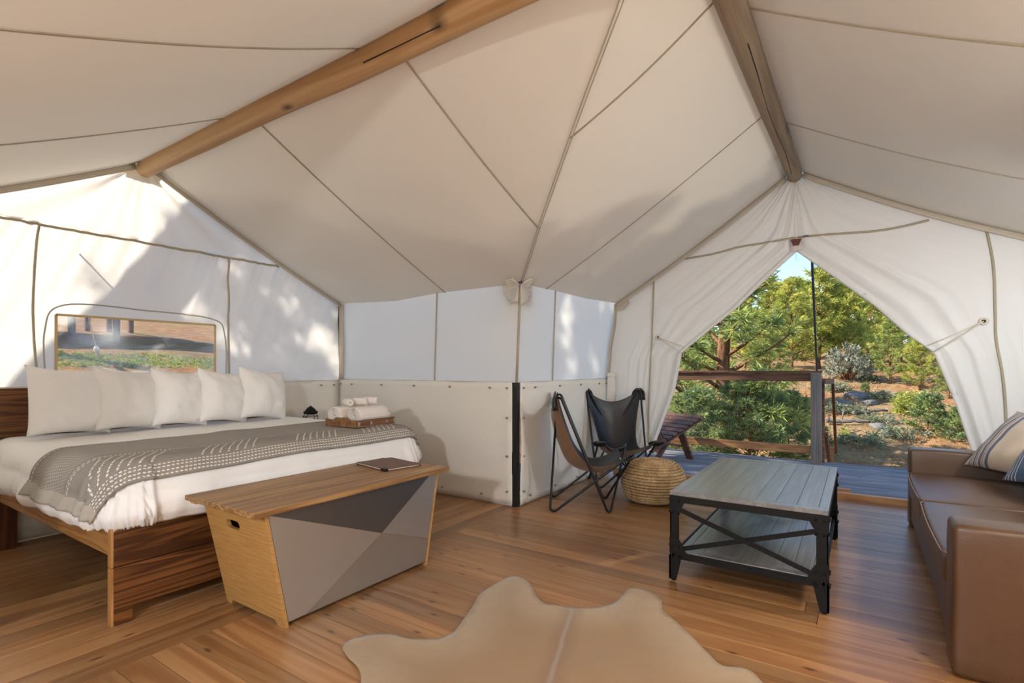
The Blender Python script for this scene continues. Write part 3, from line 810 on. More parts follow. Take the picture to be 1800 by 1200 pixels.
# ------------------------------------------------------------------ soft shapes
def rbox(x0, x1, y0, y1, z0, z1, r, n=10, fn=None):
    """closed box with rounded edges (radius r), shared vertices, optional displacement"""
    mb = MB(); key = {}
    lo = Vector((x0, y0, z0)); hi = Vector((x1, y1, z1)); dim = hi - lo
    r = min(r, *(d * .49 for d in dim))
    def samples(d):
        k = [0, .12 * r, .3 * r, .6 * r, r]; m = max(2, int(n * (d - 2 * r) / max(dim)) + 1)
        mid = [r + (d - 2 * r) * i / m for i in range(1, m)]
        return k + mid + [d - q for q in reversed(k)]
    Sx, Sy, Sz = samples(dim.x), samples(dim.y), samples(dim.z)
    def vert(p):
        kk = (round(p.x, 5), round(p.y, 5), round(p.z, 5))
        if kk in key: return key[kk]
        q = Vector([min(max(p[i], lo[i] + r), hi[i] - r) for i in range(3)]); d = p - q
        # rounded
        if d.length > 1e-9:
            m = max(abs(c) for c in d); d2 = d.normalized() * r * (m / r); p2 = q + d2
        else: p2 = p.copy()
        if fn: p2 = fn(p2)
        key[kk] = len(mb.v); mb.v.append(tuple(p2)); return key[kk]
    def face(A, B, ax, bx, cx, c):
        for i in range(len(A) - 1):
            for j in range(len(B) - 1):
                ids = []
                for a, b in ((A[i], B[j]), (A[i + 1], B[j]), (A[i + 1], B[j + 1]), (A[i], B[j + 1])):
                    p = Vector((0, 0, 0)); p[ax] = lo[ax] + a; p[bx] = lo[bx] + b; p[cx] = c; ids.append(vert(p))
                mb.f.append(tuple(ids))
    for c in (z0, z1): face(Sx, Sy, 0, 1, 2, c)
    for c in (y0, y1): face(Sx, Sz, 0, 2, 1, c)
    for c in (x0, x1): face(Sy, Sz, 1, 2, 0, c)
    return mb

def pillow(w, h, t, seed, pinch=.09, wr=1.0, n=26):
    """pillow standing in the local xz plane, thickness along y; returns MB and uv list"""
    mb = MB(); uv = []
    idx = {}
    for side in (0, 1):
        for i in range(n + 1):
            for j in range(n + 1):
                edge = i in (0, n) or j in (0, n)
                if side and edge: idx[1, i, j] = idx[0, i, j]; continue
                u = i / n * 2 - 1; v = j / n * 2 - 1
                u = math.sin(u * PI / 2) * .45 + u * .55; v = math.sin(v * PI / 2) * .45 + v * .55
                x = u * w / 2 * (1 - pinch * (1 - abs(v) ** 2.2) * abs(u) ** 2); z = v * h / 2 * (1 - pinch * (1 - abs(u) ** 2.2) * abs(v) ** 2)
                th = t / 2 * max(0, (1 - abs(u) ** 2.6)) ** .62 * max(0, (1 - abs(v) ** 2.6)) ** .62
                c = min(1, (abs(u) * abs(v)) * 1.2)
                th += wr * (.010 * nz(u * 2.2 + seed, v * 2.2, side * 5 + seed) + .006 * nz(u * 5 + 3 * v, v * 3, side * 7 + seed)) * (1 - abs(u) ** 6) * (1 - abs(v) ** 6)
                yy = -th if side == 0 else th
                if edge: yy = .004 * nz(u * 4, v * 4, seed) * wr
                z -= .012 * (1 - abs(u)) * (1 if v > 0 else -.3) * abs(v)
                idx[side, i, j] = len(mb.v); mb.v.append((x, yy, z)); uv.append((i / n * w, j / n * h))
        for i in range(n):
            for j in range(n):
                f = (idx[side, i, j], idx[side, i + 1, j], idx[side, i + 1, j + 1], idx[side, i, j + 1])
                mb.f.append(f if side == 0 else f[::-1])
    return mb, uv

def make_pillow(name, label, cat, mat, w, h, t, seed, matrix, group=None, pinch=.09, wr=1.0):
    mb, uv = pillow(w, h, t, seed, pinch, wr)
    me = mb.mesh(name, mat, True); set_uv(me, uv)
    o = bpy.data.objects.new(name, me); COL.objects.link(o); o.matrix_world = matrix
    return tag(o, label, cat, group)

# ------------------------------------------------------------------ bed
BX0, BX1, BY0, BY1 = -4.55, -2.755, .945, 2.90
bed = thing('bed', 'low platform bed of dark grained fir with headboard', 'bed', (-3.65, 1.92, 0))
for z0, z1 in ((.42, .70), (.706, 1.02)):
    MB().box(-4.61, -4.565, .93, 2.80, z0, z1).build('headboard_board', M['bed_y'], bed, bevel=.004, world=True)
for yv in (.96, 2.72):
    MB().box(-4.60, -4.50, yv - .02, yv + .07, 0, .42).build('leg', M['bed_z'], bed, bevel=.004, world=True)
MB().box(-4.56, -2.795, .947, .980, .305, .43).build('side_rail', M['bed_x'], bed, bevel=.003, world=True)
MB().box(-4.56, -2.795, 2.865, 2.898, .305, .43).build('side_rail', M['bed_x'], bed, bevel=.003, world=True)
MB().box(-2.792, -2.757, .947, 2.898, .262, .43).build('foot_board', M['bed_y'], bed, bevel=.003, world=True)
MB().prism([(.947, 0), (1.022, 0), (1.022, .068), (2.823, .068), (2.823, 0), (2.898, 0), (2.898, .258), (.947, .258)], -2.792, -2.757, 'x').build('foot_board', M['bed_y'], bed, bevel=.003, world=True)
MB().box(-2.793, -2.756, .938, .947, .001, .258).box(-2.793, -2.756, .938, .947, .262, .43).build('foot_board_edge', M['endgrain'], bed, world=True)
for k in range(6):
    MB().box(-4.45 + k * .29, -4.33 + k * .29, .98, 2.865, .375, .40).build('slat', M['bed_y'], bed, world=True)
rbox(-4.54, -2.82, .99, 2.86, .402, .655, .05).build('mattress', M['white'], bed, smooth=True, world=True)

# duvet : a cloth wrapped over the mattress box, the throw follows the same surface
DX0, DX1, DY0, DY1 = -4.53, -2.735, .885, 2.945
RR, RC, ZT = .13, .22, .705          # edge rounding, corner radius, top height
def drape(px, py, off=0.0, p_=2.6):
    """point px,py of the flat cloth (metres, extends past the edges) -> point in space"""
    ix0, ix1, iy0, iy1 = DX0 - 5, DX1 - RC, DY0 + RC, DY1 - RC
    qx = min(max(px, ix0), ix1); qy = min(max(py, iy0), iy1)
    dx, dy = px - qx, py - qy; hyp = math.hypot(dx, dy); s = hyp if hyp < 1e-9 else (abs(dx) ** p_ + abs(dy) ** p_) ** (1 / p_)
    if s < 1e-6: ux = uy = 0
    else: ux, uy = dx / hyp, dy / hyp
    flat = RC - RR; a = s - flat; arc = RR * PI / 2
    if a <= 0: rho, z, nx, nzz = s, ZT, 0, 1
    elif a < arc:
        t = a / RR; rho = flat + RR * math.sin(t); z = ZT - RR + RR * math.cos(t); nx, nzz = math.sin(t), math.cos(t)
    else: rho = RC; z = ZT - RR - (a - arc); nx, nzz = 1, 0
    hang = max(0.0, min(1.0, a / arc)); down = max(0, a - arc)
    tang = px * abs(uy) + py * abs(ux) + math.atan2(dy, dx) * .25
    w = .010 * nz(px * 2.2, py * 2.2, 1) + .006 * nz(px * 5, py * 5, 2)
    w += hang * (.024 * nz(tang * 5.0, down * 1.5, 4) + .020 * nz(tang * 13 + down * 3, down * 2.0, 6) * min(1, down * 8 + .25))
    w += .034 * math.sin(min(1, down / .20) * PI) * hang - .03 * max(0, min(1, (down - .10) / .08)) * hang
    w -= .020 * max(0, (px - (DX1 - .9)) / .9) * 0
    n = w + off
    z += nzz * n - .010 * max(0, 1 - ((px + 3.6) / .9) ** 2) * 0
    rho += nx * n
    return Vector((qx + ux * rho, qy + uy * rho, z)), nx
def cloth(xs, ys, off=0.0, edge=None, zmin=None, p_=2.6):
    mb = MB(); uv = []
    P = np.zeros((len(xs), len(ys), 3))
    for i, a in enumerate(xs):
        for j, b in enumerate(ys):
            aa, bb = (edge(a, b) if edge else (a, b)); p, nx = drape(aa, bb, off, p_)
            if zmin is not None and p.z < zmin: p.z = zmin
            P[i, j] = p; uv.append((b, a))
    mb.grid(P); return mb, uv
HANG = RR * PI / 2 - RR + .150
def duvet_edge(a, b):                      # uneven lower hem
    k = 1.0
    if a > DX1: a = DX1 + (a - DX1) * (1 + .05 * nz(b * 3.5, 2, 3) + .02 * nz(b * 11, 2, 5))
    if b < DY0: b = DY0 + (b - DY0) * (1 + .05 * nz(a * 3.5, 9, 3) + .02 * nz(a * 11, 2, 5))
    return a, b
xs = list(np.linspace(DX0, DX1 - RC, 36)) + list(np.linspace(DX1 - RC, DX1 + HANG, 40))[1:]
ys = list(np.linspace(DY0 - HANG, DY0 + RC, 40)) + list(np.linspace(DY0 + RC, DY1 - RC, 70))[1:] + list(np.linspace(DY1 - RC, DY1 + HANG, 40))[1:]
mb, uv = cloth(xs, ys, 0, duvet_edge, p_=9)
# rolled-under hem so that the cloth closes against the mattress
duv = mb.build('duvet', M['duvet'], None, smooth=True); tag(duv, 'white duvet hanging over the foot and side of the bed', 'duvet')
solid(duv, .022, -1)
# throw
TX0, TX1 = -3.58, DX1 + .012
def throw_edge(a, b):
    f = (a - TX0) / (TX1 - TX0)
    a2 = a + .02 * nz(b * 1.3, 5, 1) - .05 * (1 - f) * max(0, (1.6 - b)) * .3
    a2 += .05 * max(0, (b - 1.9)) * .0
    return a2, b
xs = np.linspace(TX0, TX1, 60); ys = list(np.linspace(DY0 - .15, DY0 + RC, 34)) + list(np.linspace(DY0 + RC, DY1 - RC, 80))[1:] + list(np.linspace(DY1 - RC, DY1 + .20, 34))[1:]
mb, uv = cloth(xs, ys, .012, throw_edge)
me = mb.mesh('throw_blanket', M['throw'], True)
set_uv(me, [(u - (DY0 + DY1) / 2, (v - TX0)) for u, v in uv])
thr = bpy.data.objects.new('throw_blanket', me); COL.objects.link(thr); solid(thr, .007, 1)
tag(thr, 'grey throw blanket with white dashed stitching across the foot of the bed', 'blanket')

# five pillows against the headboard: centre y, width, height, yaw
words = ['leftmost of the five white bed pillows, beside the bare headboard end', 'second white bed pillow from the left, its corner standing up', 'middle one of the five white bed pillows',
         'fourth white bed pillow from the left, leaning in the row', 'rightmost of the five white bed pillows, nearest the lantern']
for k, (yc, w, hh, yaw, tilt) in enumerate([(1.235, .47, .45, .20, .07), (1.56, .44, .445, .22, .09), (1.885, .43, .435, .22, .10), (2.20, .43, .43, .23, .11), (2.53, .46, .44, .20, .12)]):
    m = Matrix.Translation((-4.285 + .012 * k, yc, .712 + hh / 2)) @ Matrix.Rotation(PI / 2 + yaw, 4, 'Z') @ Matrix.Rotation(-.20, 4, 'X') @ Matrix.Rotation(tilt, 4, 'Y')
    make_pillow('pillow', words[k], 'pillow', M['white'], w, hh, .23, 3.3 * k + 1, m, 'white pillows along the headboard', pinch=.085, wr=2.0)

# bedside table and lantern
ns = thing('bedside_table', 'low wooden bedside table hidden beside the bed', 'table', (-4.35, 3.22, 0))
MB().box(-4.58, -4.12, 3.0, 3.46, .42, .45).build('tabletop', M['bed_y'], ns, bevel=.004, world=True)
for x in (-4.55, -4.15):
    for yv in (3.03, 3.43): MB().box(x - .02, x + .02, yv - .02, yv + .02, 0, .42).build('leg', M['bed_z'], ns, world=True)
MB().box(-4.55, -4.15, 3.04, 3.42, .34, .42).build('drawer', M['bed_y'], ns, world=True)
ln = thing('lantern', 'small black camping lantern just showing beyond the bed', 'lantern', (-4.33, 3.06, .45))
MB().lathe([(0, 0), (.075, 0), (.08, .01), (.08, .05), (.06, .065), (.035, .07), (.035, .09)], n=24).build('fuel_base', M['black'], ln, smooth=True)
MB().lathe([(.034, .09), (.055, .12), (.06, .17), (.05, .23), (.036, .262)], n=24).build('glass_globe', M['vinyl'], ln, smooth=True)
MB().lathe([(0, .345), (.008, .343), (.01, .335), (.026, .328), (.047, .305), (.050, .297), (.064, .290), (.066, .280), (.060, .268), (.034, .262), (0, .262)], n=28).build('hood', M['black'], ln, smooth=True)
for zz, r in ((.245, .070), (.17, .072)): MB().tube([(r * math.cos(a), r * math.sin(a), zz) for a in np.linspace(0, 2 * PI, 25)[:-1]], .003, 6, closed=True).build('guard_ring', M['black'], ln, smooth=True)
for k in range(4):
    a = k * PI / 2 + .5; MB().tube([(.072 * math.cos(a), .072 * math.sin(a), z) for z in (.05, .17, .245)] + [(.05 * math.cos(a), .05 * math.sin(a), .275)], .003, 6).build('guard_wire', M['black'], ln)
MB().tube([(.085 * math.cos(a) , 0, .235 + .0 * a) for a in (PI, PI)] + [(-.085, 0, .20), (-.07, 0, .12)], .004, 6).build('bail', M['black'], ln)

# tray with towels
tr = thing('serving_tray', 'wooden tray with nickel corners holding towels on the bed', 'tray', (-3.13, 2.645, .726), rz=math.radians(4))
MB().box(-.16, .16, -.185, .185, 0, .012).build('bottom', M['tray'], tr, bevel=.002)
for sx in (-1, 1): MB().box(sx * .16 - .007, sx * .16 + .007, -.19, .19, 0, .052).build('side', M['tray'], tr, bevel=.002)
for sy in (-1, 1): MB().prism([(-.153, 0), (.153, 0), (.153, .05), (.075, .05), (.055, .066), (-.055, .066), (-.075, .05), (-.153, .05)], sy * .185 - .007, sy * .185 + .007, 'y').build('end', M['tray'], tr, bevel=.002)
for sx in (-1, 1):
    for q in (-1, 1): MB().box(sx * .1675 - .0015, sx * .1675 + .0015, q * .19 - (.02 if q > 0 else 0), q * .19 + (.02 if q < 0 else 0), .012, .04).build('corner_plate', M['brass'], tr)
    for yy_ in (-.06, .1): MB().box(sx * .1675 - .0015, sx * .1675 + .0015, yy_ - .009, yy_ + .009, .014, .036).build('corner_plate', M['brass'], tr)
def roll(name, label, r, L, loc, rz, turns=3, flat=1.0, group=None):
    pts = []
    n = turns * 22
    for k in range(n + 1):
        a = k / 22 * 2 * PI; rad = r * (.18 + .82 * k / n); pts.append((rad * math.cos(a), rad * math.sin(a) * flat))
    P = []
    for j in range(13):
        f = j / 12; y_ = (f - .5) * L; e = 1 - .10 * abs(2 * f - 1) ** 6
        P.append([(p[0] * e * (1 + .015 * nz(p[0] * 30, f * 4, r * 90)), y_ + .004 * nz(p[0] * 40, p[1] * 40, 3) * (1 if j in (0, 12) else 0), p[1] * e * (1 + .015 * nz(p[1] * 30, f * 4, 7)) + r * flat) for p in pts])
    o = MB().grid(np.array(P)).build(name, M['towel'], None, smooth=True, loc=loc, rot=(0, 0, rz)); solid(o, .007, 0)
    return tag(o, label, 'towel', group)
a0 = math.radians(4)
roll('bath_towel', 'large white rolled bath towel at the front of the tray', .072, .31, (-3.055, 2.665, .742), a0, 4, .92, 'bath towels on the tray')
roll('bath_towel', 'large white rolled bath towel at the back of the tray', .072, .31, (-3.21, 2.61, .742), a0, 4, .92, 'bath towels on the tray')
roll('washcloth', 'leftmost of the three rolled washcloths, lying along the pile', .028, .10, (-3.165, 2.555, .872), 1.2, 3, 1, 'washcloths on the bath towels')
roll('washcloth', 'middle rolled washcloth with its end facing the room', .029, .11, (-3.13, 2.64, .872), -1.15, 3, 1, 'washcloths on the bath towels')
roll('washcloth', 'rightmost rolled washcloth, its spiral end facing the room', .030, .11, (-3.105, 2.715, .874), -1.05, 3, 1, 'washcloths on the bath towels')

# ------------------------------------------------------------------ chest at the foot of the bed
ch = thing('storage_chest', 'flared storage chest with steel faceted front and wooden lid', 'chest', (-2.35, 1.81, 0))
YT0, YT1, YB0, YB1, CXB, CXF, CZ = 1.262, 2.372, 1.362, 2.272, -2.60, -2.108, .525
def cy0(z): return lerp(YB0, YT0, z / CZ)
def cy1(z): return lerp(YB1, YT1, z / CZ)
def side_board(fy, sgn):
    """bamboo side with slot handle and cut-out foot: outline in (x, s) where s is height"""
    w = .018
    out = [(CXB + .012, 0), (CXB + .05, 0), (CXB + .065, .022), (CXF - .075, .022), (CXF - .055, 0), (CXF, 0), (CXF, CZ), (CXB - .02, CZ)]
    hx = (CXB + CXF) / 2 - .03; hz = .435
    hole = [(hx + .055 * math.copysign(abs(math.cos(a)) ** .5, math.cos(a)), hz + .021 * math.copysign(abs(math.sin(a)) ** .5, math.sin(a))) for a in np.linspace(0, 2 * PI, 21)[:-1]]
    co = [Vector(p) for p in out + hole]
    no = len(out); ed = [(i, (i + 1) % no) for i in range(no)] + [(no + i, no + (i + 1) % len(hole)) for i in range(len(hole))]
    vs, _, fs, _, _, _ = delaunay_2d_cdt(co, ed, [], 0, 1e-6)
    keep = []
    for f in fs:
        c = sum((vs[i] for i in f), Vector((0, 0))) / len(f)
        if abs(c.x - hx) < .05 and abs(c.y - hz) < .018: continue
        if c.y < .022 and CXB + .06 < c.x < CXF - .06: continue
        keep.append(f)
    b = MB(); n = len(vs)
    b.add([(v.x, fy(v.y), v.y) for v in vs] + [(v.x, fy(v.y) + sgn * w, v.y) for v in vs], [tuple(f) for f in keep] + [tuple(i + n for i in reversed(f)) for f in keep])
    cnt = {}
    for f in keep:
        for i in range(len(f)):
            e = (f[i], f[(i + 1) % len(f)]); cnt[e] = 1
    for (a, c) in list(cnt):
        if (c, a) not in cnt: b.f.append((a, c, c + n, a + n))
    return b
side_board(cy0, 1).build('side_panel', M['bamboo'], ch, world=True)
side_board(cy1, -1).build('side_panel', M['bamboo'], ch, world=True)
z0 = .03
MB().hexa([(CXB + .03, cy0(z0) + .018, z0), (CXF - .02, cy0(z0) + .018, z0), (CXF - .02, cy1(z0) - .018, z0), (CXB + .03, cy1(z0) - .018, z0)],
          [(CXB + .03, cy0(.05) + .018, .05), (CXF - .02, cy0(.05) + .018, .05), (CXF - .02, cy1(.05) - .018, .05), (CXB + .03, cy1(.05) - .018, .05)]).build('bottom', M['bamboo'], ch, world=True)
for x0, x1, nm in ((CXB + .0, CXB + .018, 'back_panel'), (CXF - .022, CXF - .006, 'front_panel')):
    MB().hexa([(x0, cy0(z0) + .018, z0), (x1, cy0(z0) + .018, z0), (x1, cy1(z0) - .018, z0), (x0, cy1(z0) - .018, z0)],
              [(x0, cy0(CZ) + .018, CZ), (x1, cy0(CZ) + .018, CZ), (x1, cy1(CZ) - .018, CZ), (x0, cy1(CZ) - .018, CZ)]).build(nm, M['bamboo'], ch, world=True)
zb, zt = .022, .518
BL, BR, TL, TR = (cy0(zb) + .019, zb), (cy1(zb) - .019, zb), (cy0(zt) + .019, zt), (cy1(zt) - .019, zt)
cyc, czc = 1.92, .275
BLq = (lerp(BL[0], BR[0], .10), zb); TRq = (lerp(TL[0], TR[0], .945), zt); Rq = (cy1(.14) - .019, .15)
def facet(poly, mat):
    g = .0008; c = (sum(p[0] for p in poly) / len(poly), sum(p[1] for p in poly) / len(poly))
    q = []
    for p in poly:
        d = Vector((c[0] - p[0], c[1] - p[1])); d = d.normalized() * g; q.append((p[0] + d.x, p[1] + d.y))
    MB().prism(q, CXF - .006, CXF + .0012, 'x').build('steel_facet', mat, ch, world=True)
C_ = (cyc, czc)
facet([TL, C_, TRq], M['facet0']); facet([TL, BL, BLq, C_], M['facet1']); facet([BLq, BR, Rq, C_], M['facet2']); facet([C_, Rq, TR, TRq], M['facet3'])
for x0, x1 in ((-2.655, -2.375), (-2.371, -2.07)):
    MB().box(x0, x1, 1.195, 2.432, .526, .550).build('lid', M['lid'], ch, bevel=.003, world=True)
MB().box(-2.655, -2.60, 1.22, 2.41, .508, .526).build('lid_batten', M['bamboo'], ch, world=True)
fo = thing('menu_folder', 'closed brown leather folder lying on the chest lid', 'folder', (-2.42, 2.26, .551), rz=math.radians(-11))
MB().box(-.165, .165, -.125, .125, .0, .004).box(-.165, .165, .118, .126, .0, .014).build('back_cover', M['folder'], fo, bevel=.0015)
MB().box(-.158, .158, -.118, .118, .004, .009).build('paper_sheets', M['white'], fo)
MB().box(-.165, .165, -.125, .125, .0095, .0135).build('front_cover', M['folder'], fo, bevel=.0015)
MB().box(.12, .166, -.128, -.105, .0, .0142).build('corner_clip', M['black'], fo)

# ------------------------------------------------------------------ coffee table
X0, X1, Y0, Y1, TH = -.85, -.115, 2.83, 4.13, .485
ct = thing('coffee_table', 'industrial coffee table with dark plank top and black iron frame', 'table', ((X0 + X1) / 2, (Y0 + Y1) / 2, 0))
fw = .012
def plank_top(z, x0, x1, y0, y1, nm, t=.022):
    bw = .058
    MB().box(x0, x1, y0, y0 + bw, z - t, z).build(nm + '_breadboard', M['greywood'], ct, bevel=.0015, world=True)
    MB().box(x0, x1, y1 - bw, y1, z - t, z).build(nm + '_breadboard', M['greywood'], ct, bevel=.0015, world=True)
    MB().box(x0, x0 + bw * .7, y0 + bw + .001, y1 - bw - .001, z - t, z).build(nm + '_breadboard', M['greywood'], ct, bevel=.0015, world=True)
    MB().box(x1 - bw * .7, x1, y0 + bw + .001, y1 - bw - .001, z - t, z).build(nm + '_breadboard', M['greywood'], ct, bevel=.0015, world=True)
    xa, xb = x0 + bw * .7 + .001, x1 - bw * .7 - .001; n = 7
    for i in range(n):
        a = lerp(xa, xb, i / n); b = lerp(xa, xb, (i + 1) / n)
        MB().box(a + .0008, b - .0008, y0 + bw + .001, y1 - bw - .001, z - t, z - .0004 * (i % 2)).build(nm + '_plank', M['greywood'], ct, bevel=.0015, world=True)
plank_top(TH, X0, X1, Y0, Y1, 'top')
plank_top(.155, X0 + .03, X1 - .03, Y0 + .03, Y1 - .03, 'shelf', .018)
for (a, b) in (((X0, Y0), (X1, Y0)), ((X0, Y1), (X1, Y1)), ((X0, Y0), (X0, Y1)), ((X1, Y0), (X1, Y1))):
    sx = .006 if a[0] == b[0] == X0 else (-.006 if a[0] == b[0] else 0); sy = .006 if a[1] == b[1] == Y0 else (-.006 if a[1] == b[1] else 0)
    MB().bar((a[0] + sx, a[1] + sy, TH - .040), (b[0] + sx, b[1] + sy, TH - .040), .012, .036).build('apron', M['black'], ct, world=True)
    MB().bar((a[0] + 3 * sx, a[1] + 3 * sy, .135), (b[0] + 3 * sx, b[1] + 3 * sy, .135), .010, .034).build('shelf_rail', M['black'], ct, world=True)
BOLT = MB().tube([(0, -.0045, 0), (0, .0045, 0)], .006, 8).mesh('bolt', M['black'], True)
for cx, sx in ((X0, 1), (X1, -1)):
    for cy, sy in ((Y0, 1), (Y1, -1)):
        b = MB(); w = .048; t = .005
        b.box(min(cx, cx + sx * w), max(cx, cx + sx * w), min(cy, cy + sy * t), max(cy, cy + sy * t), .125, TH - .022)
        b.box(min(cx, cx + sx * t), max(cx, cx + sx * t), min(cy, cy + sy * w), max(cy, cy + sy * w), .125, TH - .022)
        # tapered foot
        e = .004
        for (ax, ay) in ((w + .014, t), (t, w + .014)):
            xa, xb = sorted((cx - sx * e, cx + sx * ax)); ya, yb = sorted((cy - sy * e, cy + sy * ay))
            xa2, xb2 = sorted((cx - sx * e, cx + sx * (ax if ax == t else .034))); ya2, yb2 = sorted((cy - sy * e, cy + sy * (ay if ay == t else .034)))
            b.hexa([(xa2, ya2, .012), (xb2, ya2, .012), (xb2, yb2, .012), (xa2, yb2, .012)], [(xa, ya, .135), (xb, ya, .135), (xb, yb, .135), (xa, yb, .135)])
        lg = b.build('leg', M['black'], ct, world=True)
        MB().lathe([(0, 0), (.011, 0), (.013, .004), (.013, .012), (0, .012)], (cx + sx * .016, cy + sy * .016, 0), 12).build('glide', M['black'], lg)
        bpy.data.objects[lg.name].children[0].data.transform(Matrix.Translation((-ct.location.x, -ct.location.y, 0)))
        # gussets and bolts on both faces
        for (u, fixed) in (('x', cy), ('y', cx)):
            for (zc, up) in ((TH - .023, -1), (.150, 1)):
                s0 = cx if u == 'x' else cy; sg = sx if u == 'x' else sy; off = (sy if u == 'x' else sx)
                poly = [(s0, zc), (s0 + sg * .09, zc), (s0 + sg * .066, zc + up * .055), (s0 + sg * .044, zc + up * .085), (s0, zc + up * .085)]
                lo_, hi_ = sorted((fixed - off * .003, fixed + off * .002))
                MB().prism(poly, lo_, hi_, 'y' if u == 'x' else 'x').build('gusset', M['black'], ct, world=True)
        for zc in (TH - .048, TH - .115, .19, .128):
            for q in (.014, .05):
                for ax in (0, 1):
                    o = bpy.data.objects.new('bolt', BOLT); COL.objects.link(o); o.parent = ct
                    o.location = (cx + sx * q - ct.location.x, cy - sy * .005 - ct.location.y, zc) if ax == 0 else (cx - sx * .005 - ct.location.x, cy + sy * q - ct.location.y, zc)
                    if ax: o.rotation_euler.z = PI / 2
for yv in (Y0 + .006, Y1 - .006):
    for q, (za, zb_) in enumerate(((TH - .085, .165), (.165, TH - .095))):
        yy_ = yv + (.004 if q else -.004)
        MB().bar((X0 + .02, yy_, za), (X1 - .02, yy_, zb_), .024, .006, (0, 1, 0)).build('cross_brace', M['black'], ct, world=True)

# ------------------------------------------------------------------ sofa
sf = thing('sofa', 'brown leather two seat sofa with track arms', 'sofa', (.76, 3.685, 0))
SX0, SX1, SY0, SY1 = .30, 1.25, 2.515, 4.855
def puff(cx, cy, w, d, z1, amt, seed):
    def fn(p):
        u = (p.x - cx) / (w / 2); v = (p.y - cy) / (d / 2)
        q = max(0, 1 - abs(u) ** 2.5) * max(0, 1 - abs(v) ** 2.5)
        if p.z > z1 - .09: p.z += amt * q + .006 * nz(p.x * 4, p.y * 4, seed) * q
        if p.x < cx - w / 2 + .03: p.x -= .012 * max(0, 1 - abs(v) ** 3)
        return p
    return fn
rbox(SX0 + .02, SX1 - .02, SY0 + .16, SY1 - .16, .05, .285, .015).build('base', M['brown'], sf, smooth=True, world=True)
rbox(SX0 + .012, SX0 + .04, SY0 + .165, SY1 - .165, .06, .27, .012).build('front_rail', M['brown'], sf, smooth=True, world=True)
for a, b in ((SY0, SY0 + .17), (SY1 - .17, SY1)):
    rbox(SX0, SX1, a, b, .006, .572, .022, 14, lambda p: Vector((p.x + .006 * nz(p.y * 5, p.z * 4, 2), p.y + .004 * nz(p.x * 5, p.z * 4, 3), p.z + .005 * nz(p.x * 4, p.y * 6, 1)))).build('arm', M['brown'], sf, smooth=True, world=True)
rbox(SX1 - .20, SX1, SY0 + .17, SY1 - .17, .05, .70, .03).build('back', M['brown'], sf, smooth=True, world=True)
ym = (SY0 + SY1) / 2 + .04
for k, (a, b) in enumerate(((SY0 + .172, ym - .003), (ym + .003, SY1 - .172))):
    cx = (SX0 - .005 + SX1 - .2) / 2; w = SX1 - .2 - SX0 + .005
    cu = rbox(SX0 - .005, SX1 - .2, a, b, .288, .405, .022, 22, puff(cx, (a + b) / 2, w, b - a, .405, .022, k)).build('seat_cushion', M['brown'], sf, smooth=True, world=True)
    pp = [(SX0 - .008 + (.02 if t in (0, 1) else 0) - .010 * math.sin(PI * t), lerp(a + .01, b - .01, t), .404) for t in np.linspace(0, 1, 20)]
    o = MB().tube([Vector(p) - Vector(sf.location) for p in pp], .004, 6).build('piping', M['piping'], cu, smooth=True)
    bc = rbox(SX1 - .36, SX1 - .19, a, b, .42, .76, .05, 16, lambda p: Vector((p.x - .02 * max(0, 1 - ((p.y - (a + b) / 2) / ((b - a) / 2)) ** 2) * (p.x < SX1 - .3), p.y, p.z))).build('back_cushion', M['brown'], sf, smooth=True, world=True)
for x in (SX0 + .06, SX1 - .06):
    for yv in (SY0 + .06, SY1 - .06): MB().hexa([(x - .018, yv - .018, 0), (x + .018, yv - .018, 0), (x + .018, yv + .018, 0), (x - .018, yv + .018, 0)], [(x - .026, yv - .026, .06), (x + .026, yv - .026, .06), (x + .026, yv + .026, .06), (x - .026, yv + .026, .06)]).build('leg', M['bed_z'], sf, world=True)
sf.rotation_euler.z = math.radians(-.4)

# scatter cushions
def frame_matrix(o, ux, vz):
    """matrix whose local x is ux, local z is vz, origin o = lower left corner centre"""
    x = Vector(ux).normalized(); z = Vector(vz); z = (z - x * z.dot(x)).normalized(); y = z.cross(x)
    m = Matrix((x, y, z)).transposed().to_4x4(); m.translation = o; return m
def place_cushion(name, label, mat, w, h, t, corner, ux, vz, seed):
    m = frame_matrix(Vector((0, 0, 0)), ux, vz); c = Vector(corner) + m.to_3x3() @ Vector((w / 2, 0, h / 2)); m.translation = c
    return make_pillow(name, label, 'cushion', mat, w, h, t, seed, m, 'scatter cushions on the sofa', pinch=.06)
place_cushion('throw_cushion', 'cream linen cushion with dark blue stripes near the far sofa arm', M['cream_stripe'], .52, .50, .17, (.59, 4.60, .50), (.50, -.86, .0), (.62, .30, .72), 4)
place_cushion('throw_cushion', 'blue cushion with white stripes in front of the cream one', M['blue_stripe'], .50, .46, .16, (.675, 3.98, .52), (.60, -.80, .0), (.55, .30, .80), 9)

